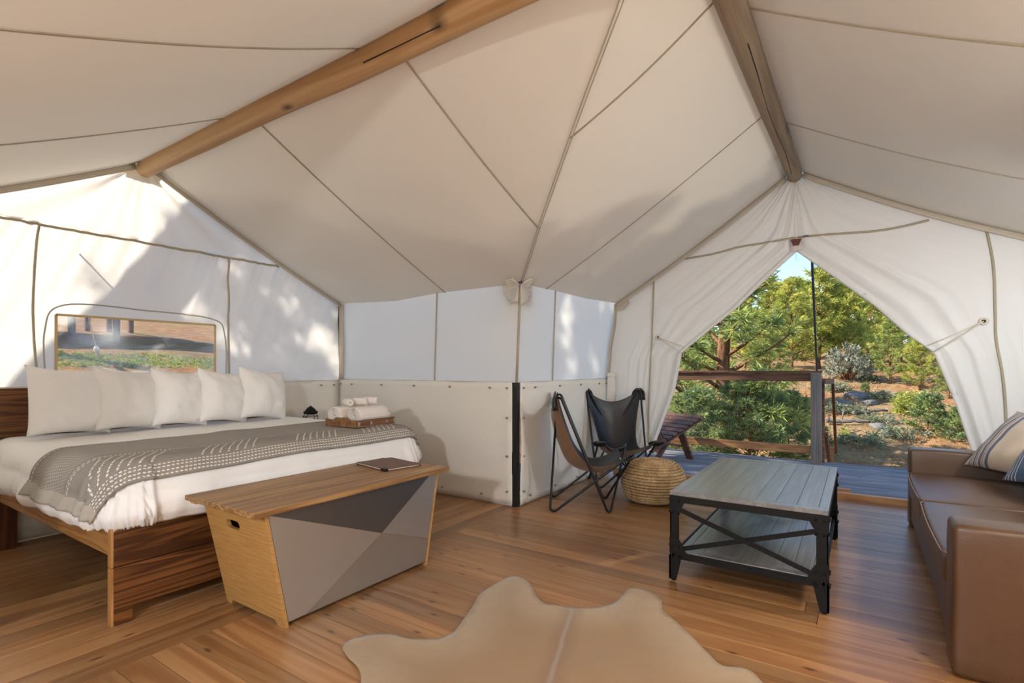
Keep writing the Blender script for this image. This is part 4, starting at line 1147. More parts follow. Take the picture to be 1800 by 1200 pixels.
# ------------------------------------------------------------------ butterfly chairs
def butterfly(label, loc, rz):
    root = thing('butterfly_chair', label, 'chair', loc, rz, 'black leather butterfly chairs')
    # local: x = facing, y = left
    bt = [(-.17, s * .262, .915) for s in (1, -1)]; ft = [(.395, s * .255, .462) for s in (1, -1)]
    bf = [(-.225, s * .24, .010) for s in (1, -1)]; ff = [(.225, s * .24, .010) for s in (1, -1)]
    for s in (0, 1):
        o = 1 - s; j = .010 if s else -.010
        loop = [bt[s], ff[s], ft[o], bf[o]]
        loop = [Vector(p) + Vector((0, j * (1 if i in (1, 2) else -1) * .6, 0)) for i, p in enumerate(loop)]
        # widen each bend into a short U
        pts = []
        for i, p in enumerate(loop):
            a = loop[i - 1]; b = loop[(i + 1) % 4]
            d1 = (a - p).normalized(); d2 = (b - p).normalized(); side = (d2 - d1).normalized()
            wd_ = .022
            pts += [p - side * wd_, p + side * wd_]
        MB().tube(fillet(pts, .045, 6, True), .0098, 10, closed=True).build('rod_frame', M['rod'], root, smooth=True)
    # sling: columns across (t), rows along (s)
    rows = [  # edge x, edge half width, edge z, centre x, centre z
        (-.185, .285, .935, -.235, .800),
        (-.165, .275, .84, -.225, .70),
        (-.115, .235, .68, -.180, .54),
        (-.035, .195, .485, -.090, .36),
        (.075, .190, .375, .065, .290),
        (.20, .215, .375, .185, .288),
        (.315, .250, .425, .285, .335),
        (.415, .275, .478, .330, .375)]
    A = catmull([(r[0], r[1], r[2]) for r in rows], 6); Cn = catmull([(r[3], 0, r[4]) for r in rows], 6)
    n = len(A); m = 28; P = np.zeros((n, m + 1, 3))
    for i in range(n):
        f = i / (n - 1)
        for j in range(m + 1):
            t = j / m * 2 - 1; q = abs(t)
            k = q ** 1.9
            tip = max(0, 1 - min(f, 1 - f) / .16) * q ** 3       # rounded pocket corners
            x = lerp(Cn[i].x, A[i].x, k); z = lerp(Cn[i].z, A[i].z, k); y_ = A[i].y * t
            y_ *= 1 - .10 * tip * (q > .9)
            P[i, j] = (x, y_, z)
    mbs = MB().grid(P)
    o = mbs.build('sling', [M['leather'], M['suede'], M['leather']], root, smooth=True)
    # make sure the leather side faces up
    if o.data.polygons[len(o.data.polygons) // 2].normal.z < 0: o.data.flip_normals()
    s_ = solid(o, .006, -1).modifiers['thick']; s_.material_offset = 1; s_.material_offset_rim = 2
    # pockets that slip over the four tips
    for (tp, d) in ((bt[0], 1), (bt[1], 1), (ft[0], -1), (ft[1], -1)):
        sg = 1 if tp[1] > 0 else -1
        Q = []
        for a in range(9):
            th = -1.3 + 2.6 * a / 8; row = []
            for b in range(5):
                g = b / 4; L = .125 if d > 0 else .08
                ax = Vector((-.03, sg * .016, .028)) if d > 0 else Vector((.028, sg * .02, .02))
                dn = Vector((.10, -sg * .02, -.99)) if d > 0 else Vector((-.88, -sg * .05, -.40))
                wv = Vector((0, 1, 0)) if d > 0 else Vector((.2, 1, 0)).normalized()
                nv = dn.cross(wv).normalized()
                if (nv.x > 0) == (d > 0): nv = -nv
                w_ = .074 * math.sin(min(1, g * 1.4 + .25) * PI / 2)
                row.append(tuple(Vector(tp) + ax + dn * (L * g) + wv * (w_ * math.sin(th)) + nv * (.036 * math.cos(th) * math.sin(min(1, g * 1.6 + .1) * PI / 2))))
            Q.append(row)
        solid(MB().grid(np.array(Q)).build('pocket', M['leather'], root, smooth=True), .005)
    return root
c1 = math.atan2(.476, .884)
butterfly('black leather butterfly chair seen from its side, nearest the tent corner', (-1.955, 3.97, 0), c1)
c2 = math.atan2(-.805, .593)
butterfly('black leather butterfly chair facing the room beside the doorway', (-2.015, 4.95, 0), math.atan2(-.80, .60))

# ------------------------------------------------------------------ pouf
pf = thing('pouf', 'round braided jute pouf between the chairs and the coffee table', 'pouf', (-1.478, 4.44, 0))
pf.scale = (.965, .965, .985)
b = MB(); rb = .0148; nring = 13
core = [(0, .012), (.17, .012), (.235, .06), (.262, .14), (.265, .20), (.245, .28), (.19, .335), (.10, .352), (0, .352)]
MB().lathe(core, n=40).build('core', M['jute'], pf, smooth=True)
prof = catmull([(r, 0, z) for r, z in [(.13, .012), (.20, .022), (.245, .06), (.268, .13), (.272, .19), (.252, .27), (.20, .33), (.12, .355), (.02, .358)]], 12)
d = 0; rings = [prof[0]]
for p, q in zip(prof[:-1], prof[1:]):
    d += (q - p).length
    if d >= .0215: rings.append(q); d = 0
for p in rings:
    nseg = max(10, int(2 * PI * p.x / .013)); pts = []
    tw = max(6, int(2 * PI * p.x / .034))
    for k in range(nseg):
        a = 2 * PI * k / nseg; w = 1 + .0
        rr_ = p.x + .004 * math.sin(a * tw); zz_ = p.z + .003 * math.cos(a * tw) + .003 * nz(a, p.z * 9)
        pts.append((rr_ * math.cos(a), rr_ * math.sin(a), max(zz_, .011)))
    if p.x > .03: MB().tube(pts, .0112, 6, closed=True).build('braid_ring', M['jute'], pf, smooth=True)

# ------------------------------------------------------------------ cowhide rug
half = [(-1.256, 2.188), (-1.33, 2.23), (-1.43, 2.335), (-1.52, 2.395), (-1.585, 2.375), (-1.60, 2.24), (-1.585, 2.09), (-1.545, 1.99), (-1.50, 1.86), (-1.455, 1.72), (-1.50, 1.635), (-1.575, 1.585), (-1.66, 1.575), (-1.72, 1.545), (-1.775, 1.475), (-1.765, 1.40), (-1.69, 1.36),
        (-1.56, 1.315), (-1.46, 1.22), (-1.40, 1.08), (-1.38, .90), (-1.42, .72), (-1.40, .55), (-1.28, .42), (-1.14, .42), (-1.02, .52), (-.90, .56)]
other = [(-.62, .66), (-.48, .70), (-.34, .66), (-.20, .74), (-.14, .88), (-.20, 1.02), (-.34, 1.14), (-.40, 1.28), (-.38, 1.44), (-.28, 1.60), (-.12, 1.70), (-.05, 1.82), (-.10, 1.93), (-.22, 1.98),
         (-.335, 2.135), (-.43, 2.105), (-.50, 2.17), (-.593, 2.277), (-.69, 2.37), (-.767, 2.442), (-.80, 2.53), (-.86, 2.60), (-.945, 2.61), (-.985, 2.57), (-.985, 2.47), (-.99, 2.38), (-1.06, 2.27), (-1.139, 2.23)]
out = [(v.x, v.y) for v in catmull([(a, b_, 0) for a, b_ in half + other + [half[0]]], 5)][:-1]
def inside(p):
    c = False; n = len(out)
    for i in range(n):
        a, b_ = out[i], out[i - 1]
        if (a[1] > p[1]) != (b_[1] > p[1]) and p[0] < (b_[0] - a[0]) * (p[1] - a[1]) / (b_[1] - a[1]) + a[0]: c = not c
    return c
OA = np.array(out)
def edist(p): return float(np.sqrt(((OA - np.array(p)) ** 2).sum(1)).min())
pts = [Vector(p) for p in out]
for gx in np.arange(-1.8, 0, .035):
    for gy in np.arange(.4, 2.65, .035):
        p = (gx + .008 * R.random(), gy + .008 * R.random())
        if inside(p) and edist(p) > .016: pts.append(Vector(p))
n0 = len(out)
vs, _, fs, _, _, _ = delaunay_2d_cdt(pts, [(i, (i + 1) % n0) for i in range(n0)], [], 1, 1e-6)
sp0 = Vector((-1.139, 2.23)); sd = Vector((.34, -.94)).normalized(); sn = Vector((-sd.y, sd.x))
b = MB(); cols = []; uvs = []
for v in vs:
    e = edist((v.x, v.y)); z = .009 + .005 * nz(v.x * 4, v.y * 4, 1) + (.012 * max(0, nz(v.x * 6, v.y * 6, 5)) if e < .09 else .004 * nz(v.x * 9, v.y * 9, 3))
    b.v.append((v.x, v.y, max(.006, z)))
    q = Vector((v.x, v.y)) - sp0; uvs.append((q.dot(sn), q.dot(sd)))
    k = min(1, e / .28); k = k * k * (3 - 2 * k)
    cols.append([lerp(c0, c1_, k) for c0, c1_ in zip((.37, .275, .175), (.25, .145, .062))])
b.f = [tuple(f) for f in fs]
me = b.mesh('cowhide_rug', M['hide'], True); set_uv(me, uvs); set_col(me, cols)
if me.polygons[0].normal.z < 0: me.flip_normals()
rug = bpy.data.objects.new('cowhide_rug', me); COL.objects.link(rug); solid(rug, .004, -1)
tag(rug, 'tan cowhide rug with a pale spine stripe on the plank floor', 'rug')

# ------------------------------------------------------------------ lamps added out of frame to brighten the interior
pl = thing('fill_pendant', 'woven pendant lamp added behind the camera as interior fill', 'lamp', (-.54, -1.75, 1.95))  # added fill light, hangs behind the camera
MB().tube([(0, 0, .9), (0, 0, .1)], .004, 6).build('cord', M['gap'], pl)
MB().lathe([(.03, .12), (.12, .09), (.20, .0), (.22, -.12), (.205, -.12), (.188, .0), (.11, .08), (.03, .11)], n=32).build('shade', M['jute'], pl, smooth=True)
pt = bpy.data.lights.new('fill_pendant_bulb', 'POINT'); pt.energy = 112; pt.color = (.98, .985, 1); pt.shadow_soft_size = .10
po = bpy.data.objects.new('fill_pendant_bulb', pt); COL.objects.link(po); po.parent = pl; po.location = (0, 0, -.16)
fl = thing('fill_floor_lamp', 'drum shade floor lamp added out of view as warm fill by the sofa', 'lamp', (.95, 1.45, 0))  # added out of frame for warm light on the near sofa arm
MB().lathe([(0, 0), (.15, 0), (.15, .012), (.03, .025), (.013, .03), (.012, 1.36), (0, 1.36)], n=24).build('stand', M['black'], fl, smooth=True)
MB().lathe([(.20, 1.28), (.15, 1.56)], n=32).build('lamp_shade', M['wall'], fl, smooth=True)
pt2 = bpy.data.lights.new('fill_floor_bulb', 'POINT'); pt2.energy = 22; pt2.color = (1, .82, .60); pt2.shadow_soft_size = .08
po2 = bpy.data.objects.new('fill_floor_bulb', pt2); COL.objects.link(po2); po2.parent = fl; po2.location = (0, 0, 1.40)
wlm = thing('fill_wall_lamp', 'black hooded wall lamp added out of view to fill the door wing', 'lamp', (1.385, 3.55, 1.45))  # added out of frame to lift the light on the door flaps
MB().lathe([(0, -.01), (.05, -.01), (.05, .01), (0, .01)], n=20).build('wall_plate', M['black'], wlm, smooth=True, rot=(0, PI / 2, 0))
MB().tube([(0, 0, 0), (-.07, 0, .02), (-.11, 0, .09)], .009, 8).build('arm', M['black'], wlm, smooth=True)
MB().lathe([(.02, .10), (.045, .10), (.05, .115), (.02, .125)], (-.11, 0, 0), 16).build('globe_holder', M['black'], wlm, smooth=True)
MB().lathe([(0, .40), (.04, .395), (.20, .335), (.198, .33), (.04, .385), (0, .39)], (-.13, 0, 0), 32).build('hood', M['black'], wlm, smooth=True)  # hood added to keep this fill light off the nearby roof
MB().tube([(-.11, 0, .09), (-.03, 0, .22), (-.10, 0, .388)], .006, 8).build('hood_arm', M['black'], wlm, smooth=True)
pt3 = bpy.data.lights.new('fill_wall_globe', 'POINT'); pt3.energy = 36; pt3.color = (.96, .98, 1); pt3.shadow_soft_size = .12
po3 = bpy.data.objects.new('fill_wall_globe', pt3); COL.objects.link(po3); po3.parent = wlm; po3.location = (-.13, 0, .26)
MB().lathe([(0, -.09), (.025, -.08), (.034, -.05), (.026, -.01), (.014, .02), (0, .02)], n=16).build('bulb', M['white'], pl, smooth=True)

# ------------------------------------------------------------------ outside: ground
def gz(x, y):
    def ss(v, w): return max(0.0, v) if v > w else (max(0.0, v + w) ** 2) / (4 * w) if v > -w else 0.0
    a = float(np.interp(-x, [4.7, 5.6, 7.4, 8.4, 10.5, 13, 22, 60], [0, .45, 1.50, 1.72, 2.0, 2.31, 3.47, 7.0]))
    b_ = .20 * ss(y - 11.0, 1.0); b_ = min(b_, 1.7 + .055 * max(0, y - 20)); b_ = b_ * min(1, max(0, (y - 9) / 3))
    z = -.62 + max(a, b_)
    return z + .07 * nz(x * .5, y * .5, 1) + .035 * nz(x * 1.7, y * 1.7, 2)
def axis_samples(lo, hi, c0, c1_, fine, coarse):
    v = []; x = lo
    while x < hi:
        v.append(x); x += fine if c0 < x < c1_ else coarse
    return v + [hi]
gx = axis_samples(-60, 45, -16, 8, .30, 1.6); gy = axis_samples(-45, 75, -4, 24, .30, 1.6)
P = np.array([[(x, yv, gz(x, yv)) for yv in gy] for x in gx])
b = MB().grid(P)
gr = b.build('ground', M['ground'], None, smooth=True)
if gr.data.polygons[0].normal.z < 0: gr.data.flip_normals()
tag(gr, 'forest floor of pine straw and dry grass around the tent', 'ground', kind='structure')

F_ = (-math.sin(math.radians(33.6)), math.cos(math.radians(33.6))); Rv = (F_[1], -F_[0])
def spot(px, depth):          # ground position given by bearing and distance
    s = (px - 900) / 915 * depth
    return depth * F_[0] + s * Rv[0], depth * F_[1] + s * Rv[1]

# deck
dk = thing('deck', 'grey weathered plank deck outside the open door', 'deck', kind='structure')
yv = 5.492; k = 0
while yv < 7.62:
    MB().box(-2.9, 2.9, -.0665, .0665, -.066, -.040).build('deck_board', M['deck'], dk, bevel=.003, loc=(-.6 + .03 * (k % 3), yv + .0695, 0)); yv += .139; k += 1
for x in (-3.3, -1.6, .1, 1.8): MB().box(x - .04, x + .04, 5.5, 7.6, -.26, -.067).build('joist', M['rail'], dk)
for x in (-3.3, -.45, 2.1): MB().box(x - .06, x + .06, 7.42, 7.54, gz(x, 7.5) - .3, -.27).build('footing_post', M['rail'], dk)
MB().box(-3.5, 2.3, 7.575, 7.61, -.27, -.068).build('rim_board', M['rail'], dk)

# railing
rl = thing('deck_railing', 'brown deck railing with wire mesh and a grey corner post', 'railing', (-1.9, 7.55, -.04))
yr = 7.53
MB().box(-3.4, -.37, yr - .05, yr + .09, 1.092, 1.118).build('top_rail', M['rail'], rl, bevel=.003, world=True)
MB().box(-3.4, -.49, yr - .02, yr + .02, .985, 1.090).build('upper_rail', M['rail'], rl, bevel=.003, world=True)
MB().box(-3.4, -.49, yr - .02, yr + .02, .075, .175).build('bottom_rail', M['rail_light'], rl, bevel=.003, world=True)
MB().box(-.49, -.375, yr - .065, yr + .05, -.04, 1.09).build('post', M['postgrey'], rl, bevel=.004, world=True)
MB().box(-3.40, -3.29, yr - .065, yr + .05, -.04, 1.09).build('post', M['postgrey'], rl, bevel=.004, world=True)
b = MB()
for x in np.arange(-3.25, -.5, .10): b.tube([(x, yr, .17), (x, yr, .99)], .0018, 4)
for z in np.arange(.25, .99, .10): b.tube([(-3.29, yr, z), (-.49, yr, z)], .0018, 4)
o = b.build('wire_mesh', M['strap'], rl, world=True); o['kind'] = 'stuff'
# stair rail beyond the post
sr = thing('stair_railing', 'brown stair handrail sloping down past the grey post', 'railing', (-.33, 7.8, -.6))
xs_ = -.335
MB().box(xs_ - .055, xs_ - .015, 7.66, 7.73, gz(xs_, 7.7), .985).build('post', M['rail'], sr, bevel=.003, world=True)
MB().bar((xs_ - .03, 7.69, .985), (xs_ + .06, 8.02, .975), .04, .07).build('top_bar', M['rail'], sr, bevel=.003, world=True)
MB().bar((xs_ + .06, 8.02, .96), (xs_ + .06, 9.25, -.10), .035, .08).build('handrail', M['rail'], sr, bevel=.003, world=True)
MB().bar((xs_ + .0, 7.70, .30), (xs_ + .0, 9.25, -.50), .04, .09).build('lower_rail', M['rail'], sr, bevel=.003, world=True)
MB().box(xs_ - .03, xs_ + .03, 9.22, 9.29, gz(xs_, 9.3) - .1, -.05).build('post', M['rail'], sr, bevel=.003, world=True)
for j in range(3): MB().bar((xs_ + .02, 7.72, .75 - .2 * j), (xs_ + .02, 9.23, -.15 - .13 * j), .004, .004).build('cable', M['strap'], sr, world=True)
stp = thing('stairs', 'wooden stair treads going down from the deck', 'stairs', (.1, 7.9, -.6))
for j in range(3): MB().box(-.36, 1.0, 7.64 + .28 * j, 7.91 + .28 * j, -.20 - .16 * j, -.16 - .16 * j).build('tread', M['deck'], stp, world=True)
for x in (-.34, .98): MB().bar((x, 7.62, -.2), (x, 8.5, -.66), .04, .18).build('stringer', M['rail'], stp, world=True)

# dark strap running from the tent front to the railing post
ds = thing('guy_strap', 'thin dark strap rising from the railing post to the tent front', 'strap', (-.40, 7.5, 1.11))
MB().tube([(-.425, 7.50, 1.112), (-.416, 7.15, 1.40), (-.40, 6.35, 2.18), (-.385, 5.85, 2.74)], [.011, .012, .013, .013], 6).build('webbing', M['strap'], ds, world=True)
hk = thing('hanging_hook', 'small clear plastic hook hanging in the top of the doorway', 'hook', (-.475, 5.47, 2.236))
MB().tube([(-.475, 5.47, 2.236), (-.475, 5.47, 2.19), (-.482, 5.47, 2.165), (-.47, 5.47, 2.15), (-.455, 5.47, 2.158)], .006, 6).build('hook', M['vinyl'], hk, smooth=True, world=True)

# folding wooden lounger on the deck
lg = thing('deck_lounger', 'dark slatted wooden folding chair on the deck behind the left flap', 'chair', (-2.17, 6.855, -.04), rz=math.radians(66))
for s in (-1, 1):
    yv = s * .29
    MB().bar((.43, yv, .515), (-.52, yv, .16), .022, .06, (0, 1, 0)).build('seat_rail', M['deckchair'], lg, bevel=.002)
    MB().bar((.05, yv - s * .03, .40), (.25, yv - s * .03, .0), .028, .105, (0, 1, 0)).build('leg', M['deckchair'], lg, bevel=.002)
    MB().bar((-.05, yv - s * .055, .36), (-.40, yv - s * .055, .0), .024, .07, (0, 1, 0)).build('leg', M['deckchair'], lg, bevel=.002)
    MB().bar((-.30, yv, .22), (-.74, yv, .98), .022, .06, (0, 1, 0)).build('back_rail', M['deckchair'], lg, bevel=.002)
MB().bar((.17, -.26, .17), (.17, .26, .17), .03, .03).build('stretcher', M['deckchair'], lg)
dirs = Vector((.95, 0, .355)).normalized()
for k in range(8):
    c = Vector((.43, 0, .555)) - dirs * (.035 + k * .108)
    MB().bar(c + Vector((0, -.325, 0)), c + Vector((0, .325, 0)), .085, .022, Vector((-.355, 0, .95))).build('seat_slat', M['deckchair'], lg, bevel=.003)
bd = Vector((-.44, 0, .76)).normalized()
for k in range(6):
    c = Vector((-.30, 0, .26)) + bd * (.08 + k * .13) + Vector((.03, 0, .018))
    MB().bar(c + Vector((0, -.3, 0)), c + Vector((0, .3, 0)), .10, .020, Vector((.76, 0, .44))).build('back_slat', M['deckchair'], lg, bevel=.003)

# ------------------------------------------------------------------ outside: pines
NP = np.random.default_rng(5)
def needles_mesh(name, tufts, n_each, L, w, spread, cols_fn):
    """tufts: list of (position, direction, scale, shade)"""
    T = len(tufts); pos = np.array([t[0] for t in tufts]); dr = np.array([t[1] for t in tufts]); sc = np.array([t[2] for t in tufts])
    dr /= np.linalg.norm(dr, axis=1, keepdims=True) + 1e-9
    pos = np.repeat(pos, n_each, 0); d0 = np.repeat(dr, n_each, 0); s0 = np.repeat(sc, n_each)
    rv = NP.normal(size=(T * n_each, 3)); rv /= np.linalg.norm(rv, axis=1, keepdims=True)
    d = d0 * (1.0 - spread * NP.random((T * n_each, 1))) + rv * (.25 + spread * .75)
    d /= np.linalg.norm(d, axis=1, keepdims=True)
    back = d0 * (NP.random((T * n_each, 1)) * .10 * s0[:, None])
    side = np.cross(d, NP.normal(size=d.shape)); side /= np.linalg.norm(side, axis=1, keepdims=True) + 1e-9
    ln = L * s0 * (.75 + .45 * NP.random(T * n_each)); a = pos - back
    mid = a + d * (ln * .55)[:, None] + np.array([0, 0, .012]) * s0[:, None]
    tip = a + d * ln[:, None] + np.array([0, 0, -.02]) * s0[:, None]
    w0 = side * (w * s0)[:, None]
    V = np.stack([a + w0 * .4, a - w0 * .4, mid + w0, tip], 1).reshape(-1, 3)
    N = T * n_each; base = np.arange(N)[:, None] * 4
    Fc = np.concatenate([base + np.array([[0, 1, 2]]), base + np.array([[1, 3, 2]])], 1).reshape(-1)
    me = bpy.data.meshes.new(name); me.vertices.add(N * 4); me.vertices.foreach_set('co', V.ravel())
    me.loops.add(N * 6); me.loops.foreach_set('vertex_index', Fc.astype(np.int32))
    me.polygons.add(N * 2); me.polygons.foreach_set('loop_start', np.arange(N * 2, dtype=np.int32) * 3)
    me.update(calc_edges=True)
    C = np.array([cols_fn(t) for t in tufts]); C = np.repeat(C, n_each, 0) * (.75 + .5 * NP.random((N, 1)))
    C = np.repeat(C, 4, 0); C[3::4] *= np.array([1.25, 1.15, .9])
    set_col(me, np.clip(C, 0, 1)); me.materials.append(M['needles']); return me
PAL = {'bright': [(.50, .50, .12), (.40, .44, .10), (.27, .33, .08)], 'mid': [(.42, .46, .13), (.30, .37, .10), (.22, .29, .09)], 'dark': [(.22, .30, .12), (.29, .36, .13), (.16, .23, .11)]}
def pine(name, seed, h, r, nb, per, n_each, L, w, pal, z0=.12, rise=.35, trunk=.06):
    rr = random.Random(seed); tb = MB(); bb = MB(); tufts = []
    tp = [Vector((.06 * nz(i * .6, seed), .06 * nz(i * .6, seed + 9), h * i / 10)) for i in range(11)]
    tb.tube(tp, [trunk * (1 - .9 * i / 10) + .006 for i in range(11)], 10)
    for k in range(nb):
        f = z0 + (1 - z0) * ((k + rr.random()) / nb) ** .85; hz = h * f * .97; az = k * 2.399 + rr.uniform(-.5, .5)
        Lb = r * (1 - f) ** .65 * rr.uniform(.7, 1.15) + .18
        base = Vector((0, 0, hz)); el = rise * rr.uniform(.2, 1.2) + .5 * f
        d = Vector((math.cos(az), math.sin(az), el)).normalized()
        pts = [base]; p = base.copy()
        for s in range(5):
            d = (d + Vector((rr.uniform(-.18, .18), rr.uniform(-.18, .18), rr.uniform(-.10, .22)))).normalized(); p = p + d * Lb / 5; pts.append(p.copy())
        bb.tube(pts, [trunk * .32 * (1 - .8 * i / 5) * (1 - .6 * f) + .003 for i in range(6)], 5, cap=False)
        sh = rr.choice(pal)
        m = max(3, int(per * Lb / r) + 2)
        for q in range(m):
            t = 1 - .75 * (q / m); i = min(4, int(t * 5 - 1e-6)); pp = pts[i].lerp(pts[i + 1], t * 5 - i)
            dd = (pts[i + 1] - pts[i]).normalized()
            if q > 0:
                sd_ = Vector((rr.uniform(-1, 1), rr.uniform(-1, 1), rr.uniform(-.2, .9))).normalized()
                e = pp + (dd * .5 + sd_ * .8) * rr.uniform(.10, .30) * (.6 + r * .25)
                bb.tube([pp, pp.lerp(e, .5) + Vector((0, 0, -.01)), e], [.005, .004, .003], 4, cap=False); dd = (e - pp).normalized() + Vector((0, 0, .25)); pp = e
            tufts.append((tuple(pp), tuple(dd), rr.uniform(.8, 1.2), sh if rr.random() < .7 else rr.choice(pal)))
    tufts.append(((tp[-1].x, tp[-1].y, h), (0, 0, 1), 1.2, pal[0]))
    return tb.mesh('trunk', M['bark'], True), bb.mesh('branches', M['bark'], True), needles_mesh('needles', tufts, n_each, L, w, .75, lambda t: t[3])
KINDS = {}
def plant(kind, label, cat, x, y, s=1.0, rz=0.0, group=None, lean=(0, 0), name=None):
    tr_, br_, ne_ = KINDS[kind]
    t = thing(name or 'pine_tree', label, cat, (x, y, gz(x, y) - .05), rz, group); t.scale = (s, s, s); t.rotation_euler = (lean[0], lean[1], rz)
    for nm, me in (('trunk', tr_), ('branches', br_), ('needles', ne_)):
        if me is None: continue
        o = bpy.data.objects.new(nm, me); COL.objects.link(o); o.parent = t
        if nm == 'needles': o['kind'] = 'stuff'
    return t
KINDS['big'] = pine('big', 1, 6.4, 1.35, 56, 9, 30, .23, .0055, PAL['mid'], .05, .25, .15)
KINDS['bright'] = pine('bright', 2, 4.2, 1.35, 62, 9, 26, .20, .0085, PAL['bright'], .08, .5, .07)
KINDS['bright2'] = pine('bright2', 3, 3.6, 1.5, 56, 10, 26, .21, .0085, PAL['bright'], .05, .45, .06)
KINDS['midgreen'] = pine('midgreen', 4, 4.0, 1.4, 56, 9, 26, .19, .0075, PAL['mid'], .10, .4, .07)
KINDS['tall'] = pine('tall', 8, 9.5, 1.55, 80, 12, 24, .24, .0075, PAL['mid'], .30, .2, .16)
KINDS['sapling'] = pine('sapling', 5, 1.25, .50, 40, 6, 22, .10, .0040, PAL['dark'], .05, .25, .018)
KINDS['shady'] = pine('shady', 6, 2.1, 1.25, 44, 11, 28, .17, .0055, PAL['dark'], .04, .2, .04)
G = 'pines on the slope beyond the deck'
i_ = 0
TREES = [    # kind, bearing, distance, height of the tip in the picture (None: natural), turn, label
 ('big', 1272, 9.6, None, .3, 'large long needled pine with a thick orange trunk behind the railing'),
 ('shady', 1318, 9.2, 668, 1.0, 'low dark pine right behind the middle of the railing'),
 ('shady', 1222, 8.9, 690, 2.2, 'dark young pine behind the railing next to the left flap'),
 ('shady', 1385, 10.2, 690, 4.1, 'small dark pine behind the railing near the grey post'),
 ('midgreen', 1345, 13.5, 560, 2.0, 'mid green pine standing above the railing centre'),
 ('bright', 1392, 17.0, 488, 1.0, 'yellow green pine under the peak of the doorway'),
 ('bright2', 1440, 18.0, 474, 2.6, 'tallest yellow green pine, right of the dark strap'),
 ('bright', 1352, 18.5, 494, 4.0, 'yellow green pine at the skyline left of the doorway peak'),
 ('bright2', 1490, 17.5, 505, .4, 'broad yellow green pine behind the silvery bush'),
 ('bright', 1530, 19.0, 500, 3.3, 'yellow green pine on the slope right of the silvery bush'),
 ('midgreen', 1565, 14.5, 560, 5.0, 'mid green pine close to the right flap'),
 ('bright2', 1618, 13.5, 590, 1.7, 'bright bushy pine above the little dark fir'),
 ('midgreen', 1668, 12.5, 620, .9, 'mid green pine partly hidden by the right flap'),
 ('bright', 1310, 20.0, 515, 2.9, 'far yellow green pine behind the left flap edge'),
 ('midgreen', 1235, 14.0, 545, 5.2, 'mid green pine behind the large trunk'),
 ('bright', 1468, 21.5, 490, 3.9, 'far pine filling the skyline gap behind the tallest one'),
 ('bright2', 1585, 20.5, 520, 2.1, 'far bright pine seen over the right slope'),
 ('bright', 1412, 27.0, 498, 0.9, 'distant pine in the middle of the skyline'),
 ('bright2', 1370, 26.0, 500, 5.9, 'distant pine left of the middle of the skyline'),
 ('bright2', 1455, 30.0, 520, 1.9, 'distant pine behind the top of the dark strap'),
 ('bright', 1510, 29.0, 520, 2.4, 'distant pine above the silvery bush'),
 ('midgreen', 1325, 29.0, 540, 3.1, 'distant pine just inside the left flap'),
 ('midgreen', 1280, 26.0, 560, 1.2, 'distant pine behind the thick trunk'),
 ('bright2', 1550, 33.0, 545, 4.4, 'distant pine to the right on the far hillside'),
 ('sapling', 1632, 10.3, 692, 0.5, 'little dark green fir sapling standing on the pine straw'),
 ('sapling', 1690, 9.8, 715, 2.5, 'small dark fir sapling beside the right flap edge'),
 ('sapling', 1520, 13.6, 672, 1.1, 'tiny fir seedling on the open slope'),
]
KH = {'big': 6.4, 'shady': 2.1, 'midgreen': 4.0, 'bright': 4.2, 'bright2': 3.6, 'sapling': 1.25, 'tall': 9.5}
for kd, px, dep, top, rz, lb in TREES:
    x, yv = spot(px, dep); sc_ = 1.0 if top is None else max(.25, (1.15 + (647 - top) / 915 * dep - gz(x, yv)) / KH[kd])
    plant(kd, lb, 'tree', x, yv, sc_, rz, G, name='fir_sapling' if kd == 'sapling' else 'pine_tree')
for k, (x, yv, sc_, lb) in enumerate([(-11.0, 1.15, 1.0, 'tall pine outside to the west, shading the inner wall'), (-11.2, 2.3, 1.05, 'tall pine outside to the west, shading the deck'),
                       (-10.4, .25, .84, 'tall pine outside to the west, shading the bed gable')]):
    plant('tall', lb, 'tree', x, yv, sc_, k * 1.3, 'tall pines west of the tent')
sn = thing('shadow_snag', 'leaning dead trunk added outside to cast a shadow band on the bed gable', 'log', (-7.66, -1.3, gz(-7.66, -1.3)))  # invented trunk, slanted so its shadow makes the diagonal band on the gable
q0 = Vector((-7.66, -1.40, 1.37)); q1 = Vector((-7.66, 2.1, 6.1))
MB().tube([q0.lerp(q1, k / 12) + Vector((.05 * nz(k * .4, 3), .06 * nz(k * .4, 9), 0)) for k in range(13)], [.23 - .05 * k / 12 for k in range(13)], 12).build('trunk', M['log'], sn, smooth=True, world=True)

# bushes
def bush(name, label, x, y, r, h, n, pal, L, w, n_each, group=None, seed=0, lift=0.0):
    rr = random.Random(seed + 50); tufts = []; st = MB()
    for k in range(n):
        a = rr.uniform(0, 2 * PI); f = rr.random() ** .5; zz = rr.uniform(.25, 1) * h * math.sqrt(max(.05, 1 - .75 * f * f)); p = (r * f * math.cos(a), r * f * math.sin(a), zz + lift)
        tufts.append((p, (p[0] / r, p[1] / r, .9), rr.uniform(.7, 1.3), rr.choice(pal)))
        if k % 6 == 0: st.tube([(p[0] * .1, p[1] * .1, 0), (p[0] * .5, p[1] * .5, (zz + lift) * .6), p], [.018, .010, .004], 4, cap=False)
    t = thing(name, label, 'bush', (x, y, gz(x, y) - .03), 0, group)
    st.build('stems', M['bark'], t, smooth=True)
    o = bpy.data.objects.new('leaves', needles_mesh('leaves', tufts, n_each, L, w, .9, lambda t_: t_[3])); COL.objects.link(o); o.parent = t; o['kind'] = 'stuff'
SIL = [(.33, .35, .28), (.22, .25, .18), (.46, .47, .40)]
SAGE = [(.24, .27, .18), (.30, .32, .23), (.18, .22, .13)]
LIME = [(.42, .45, .10), (.34, .38, .10)]
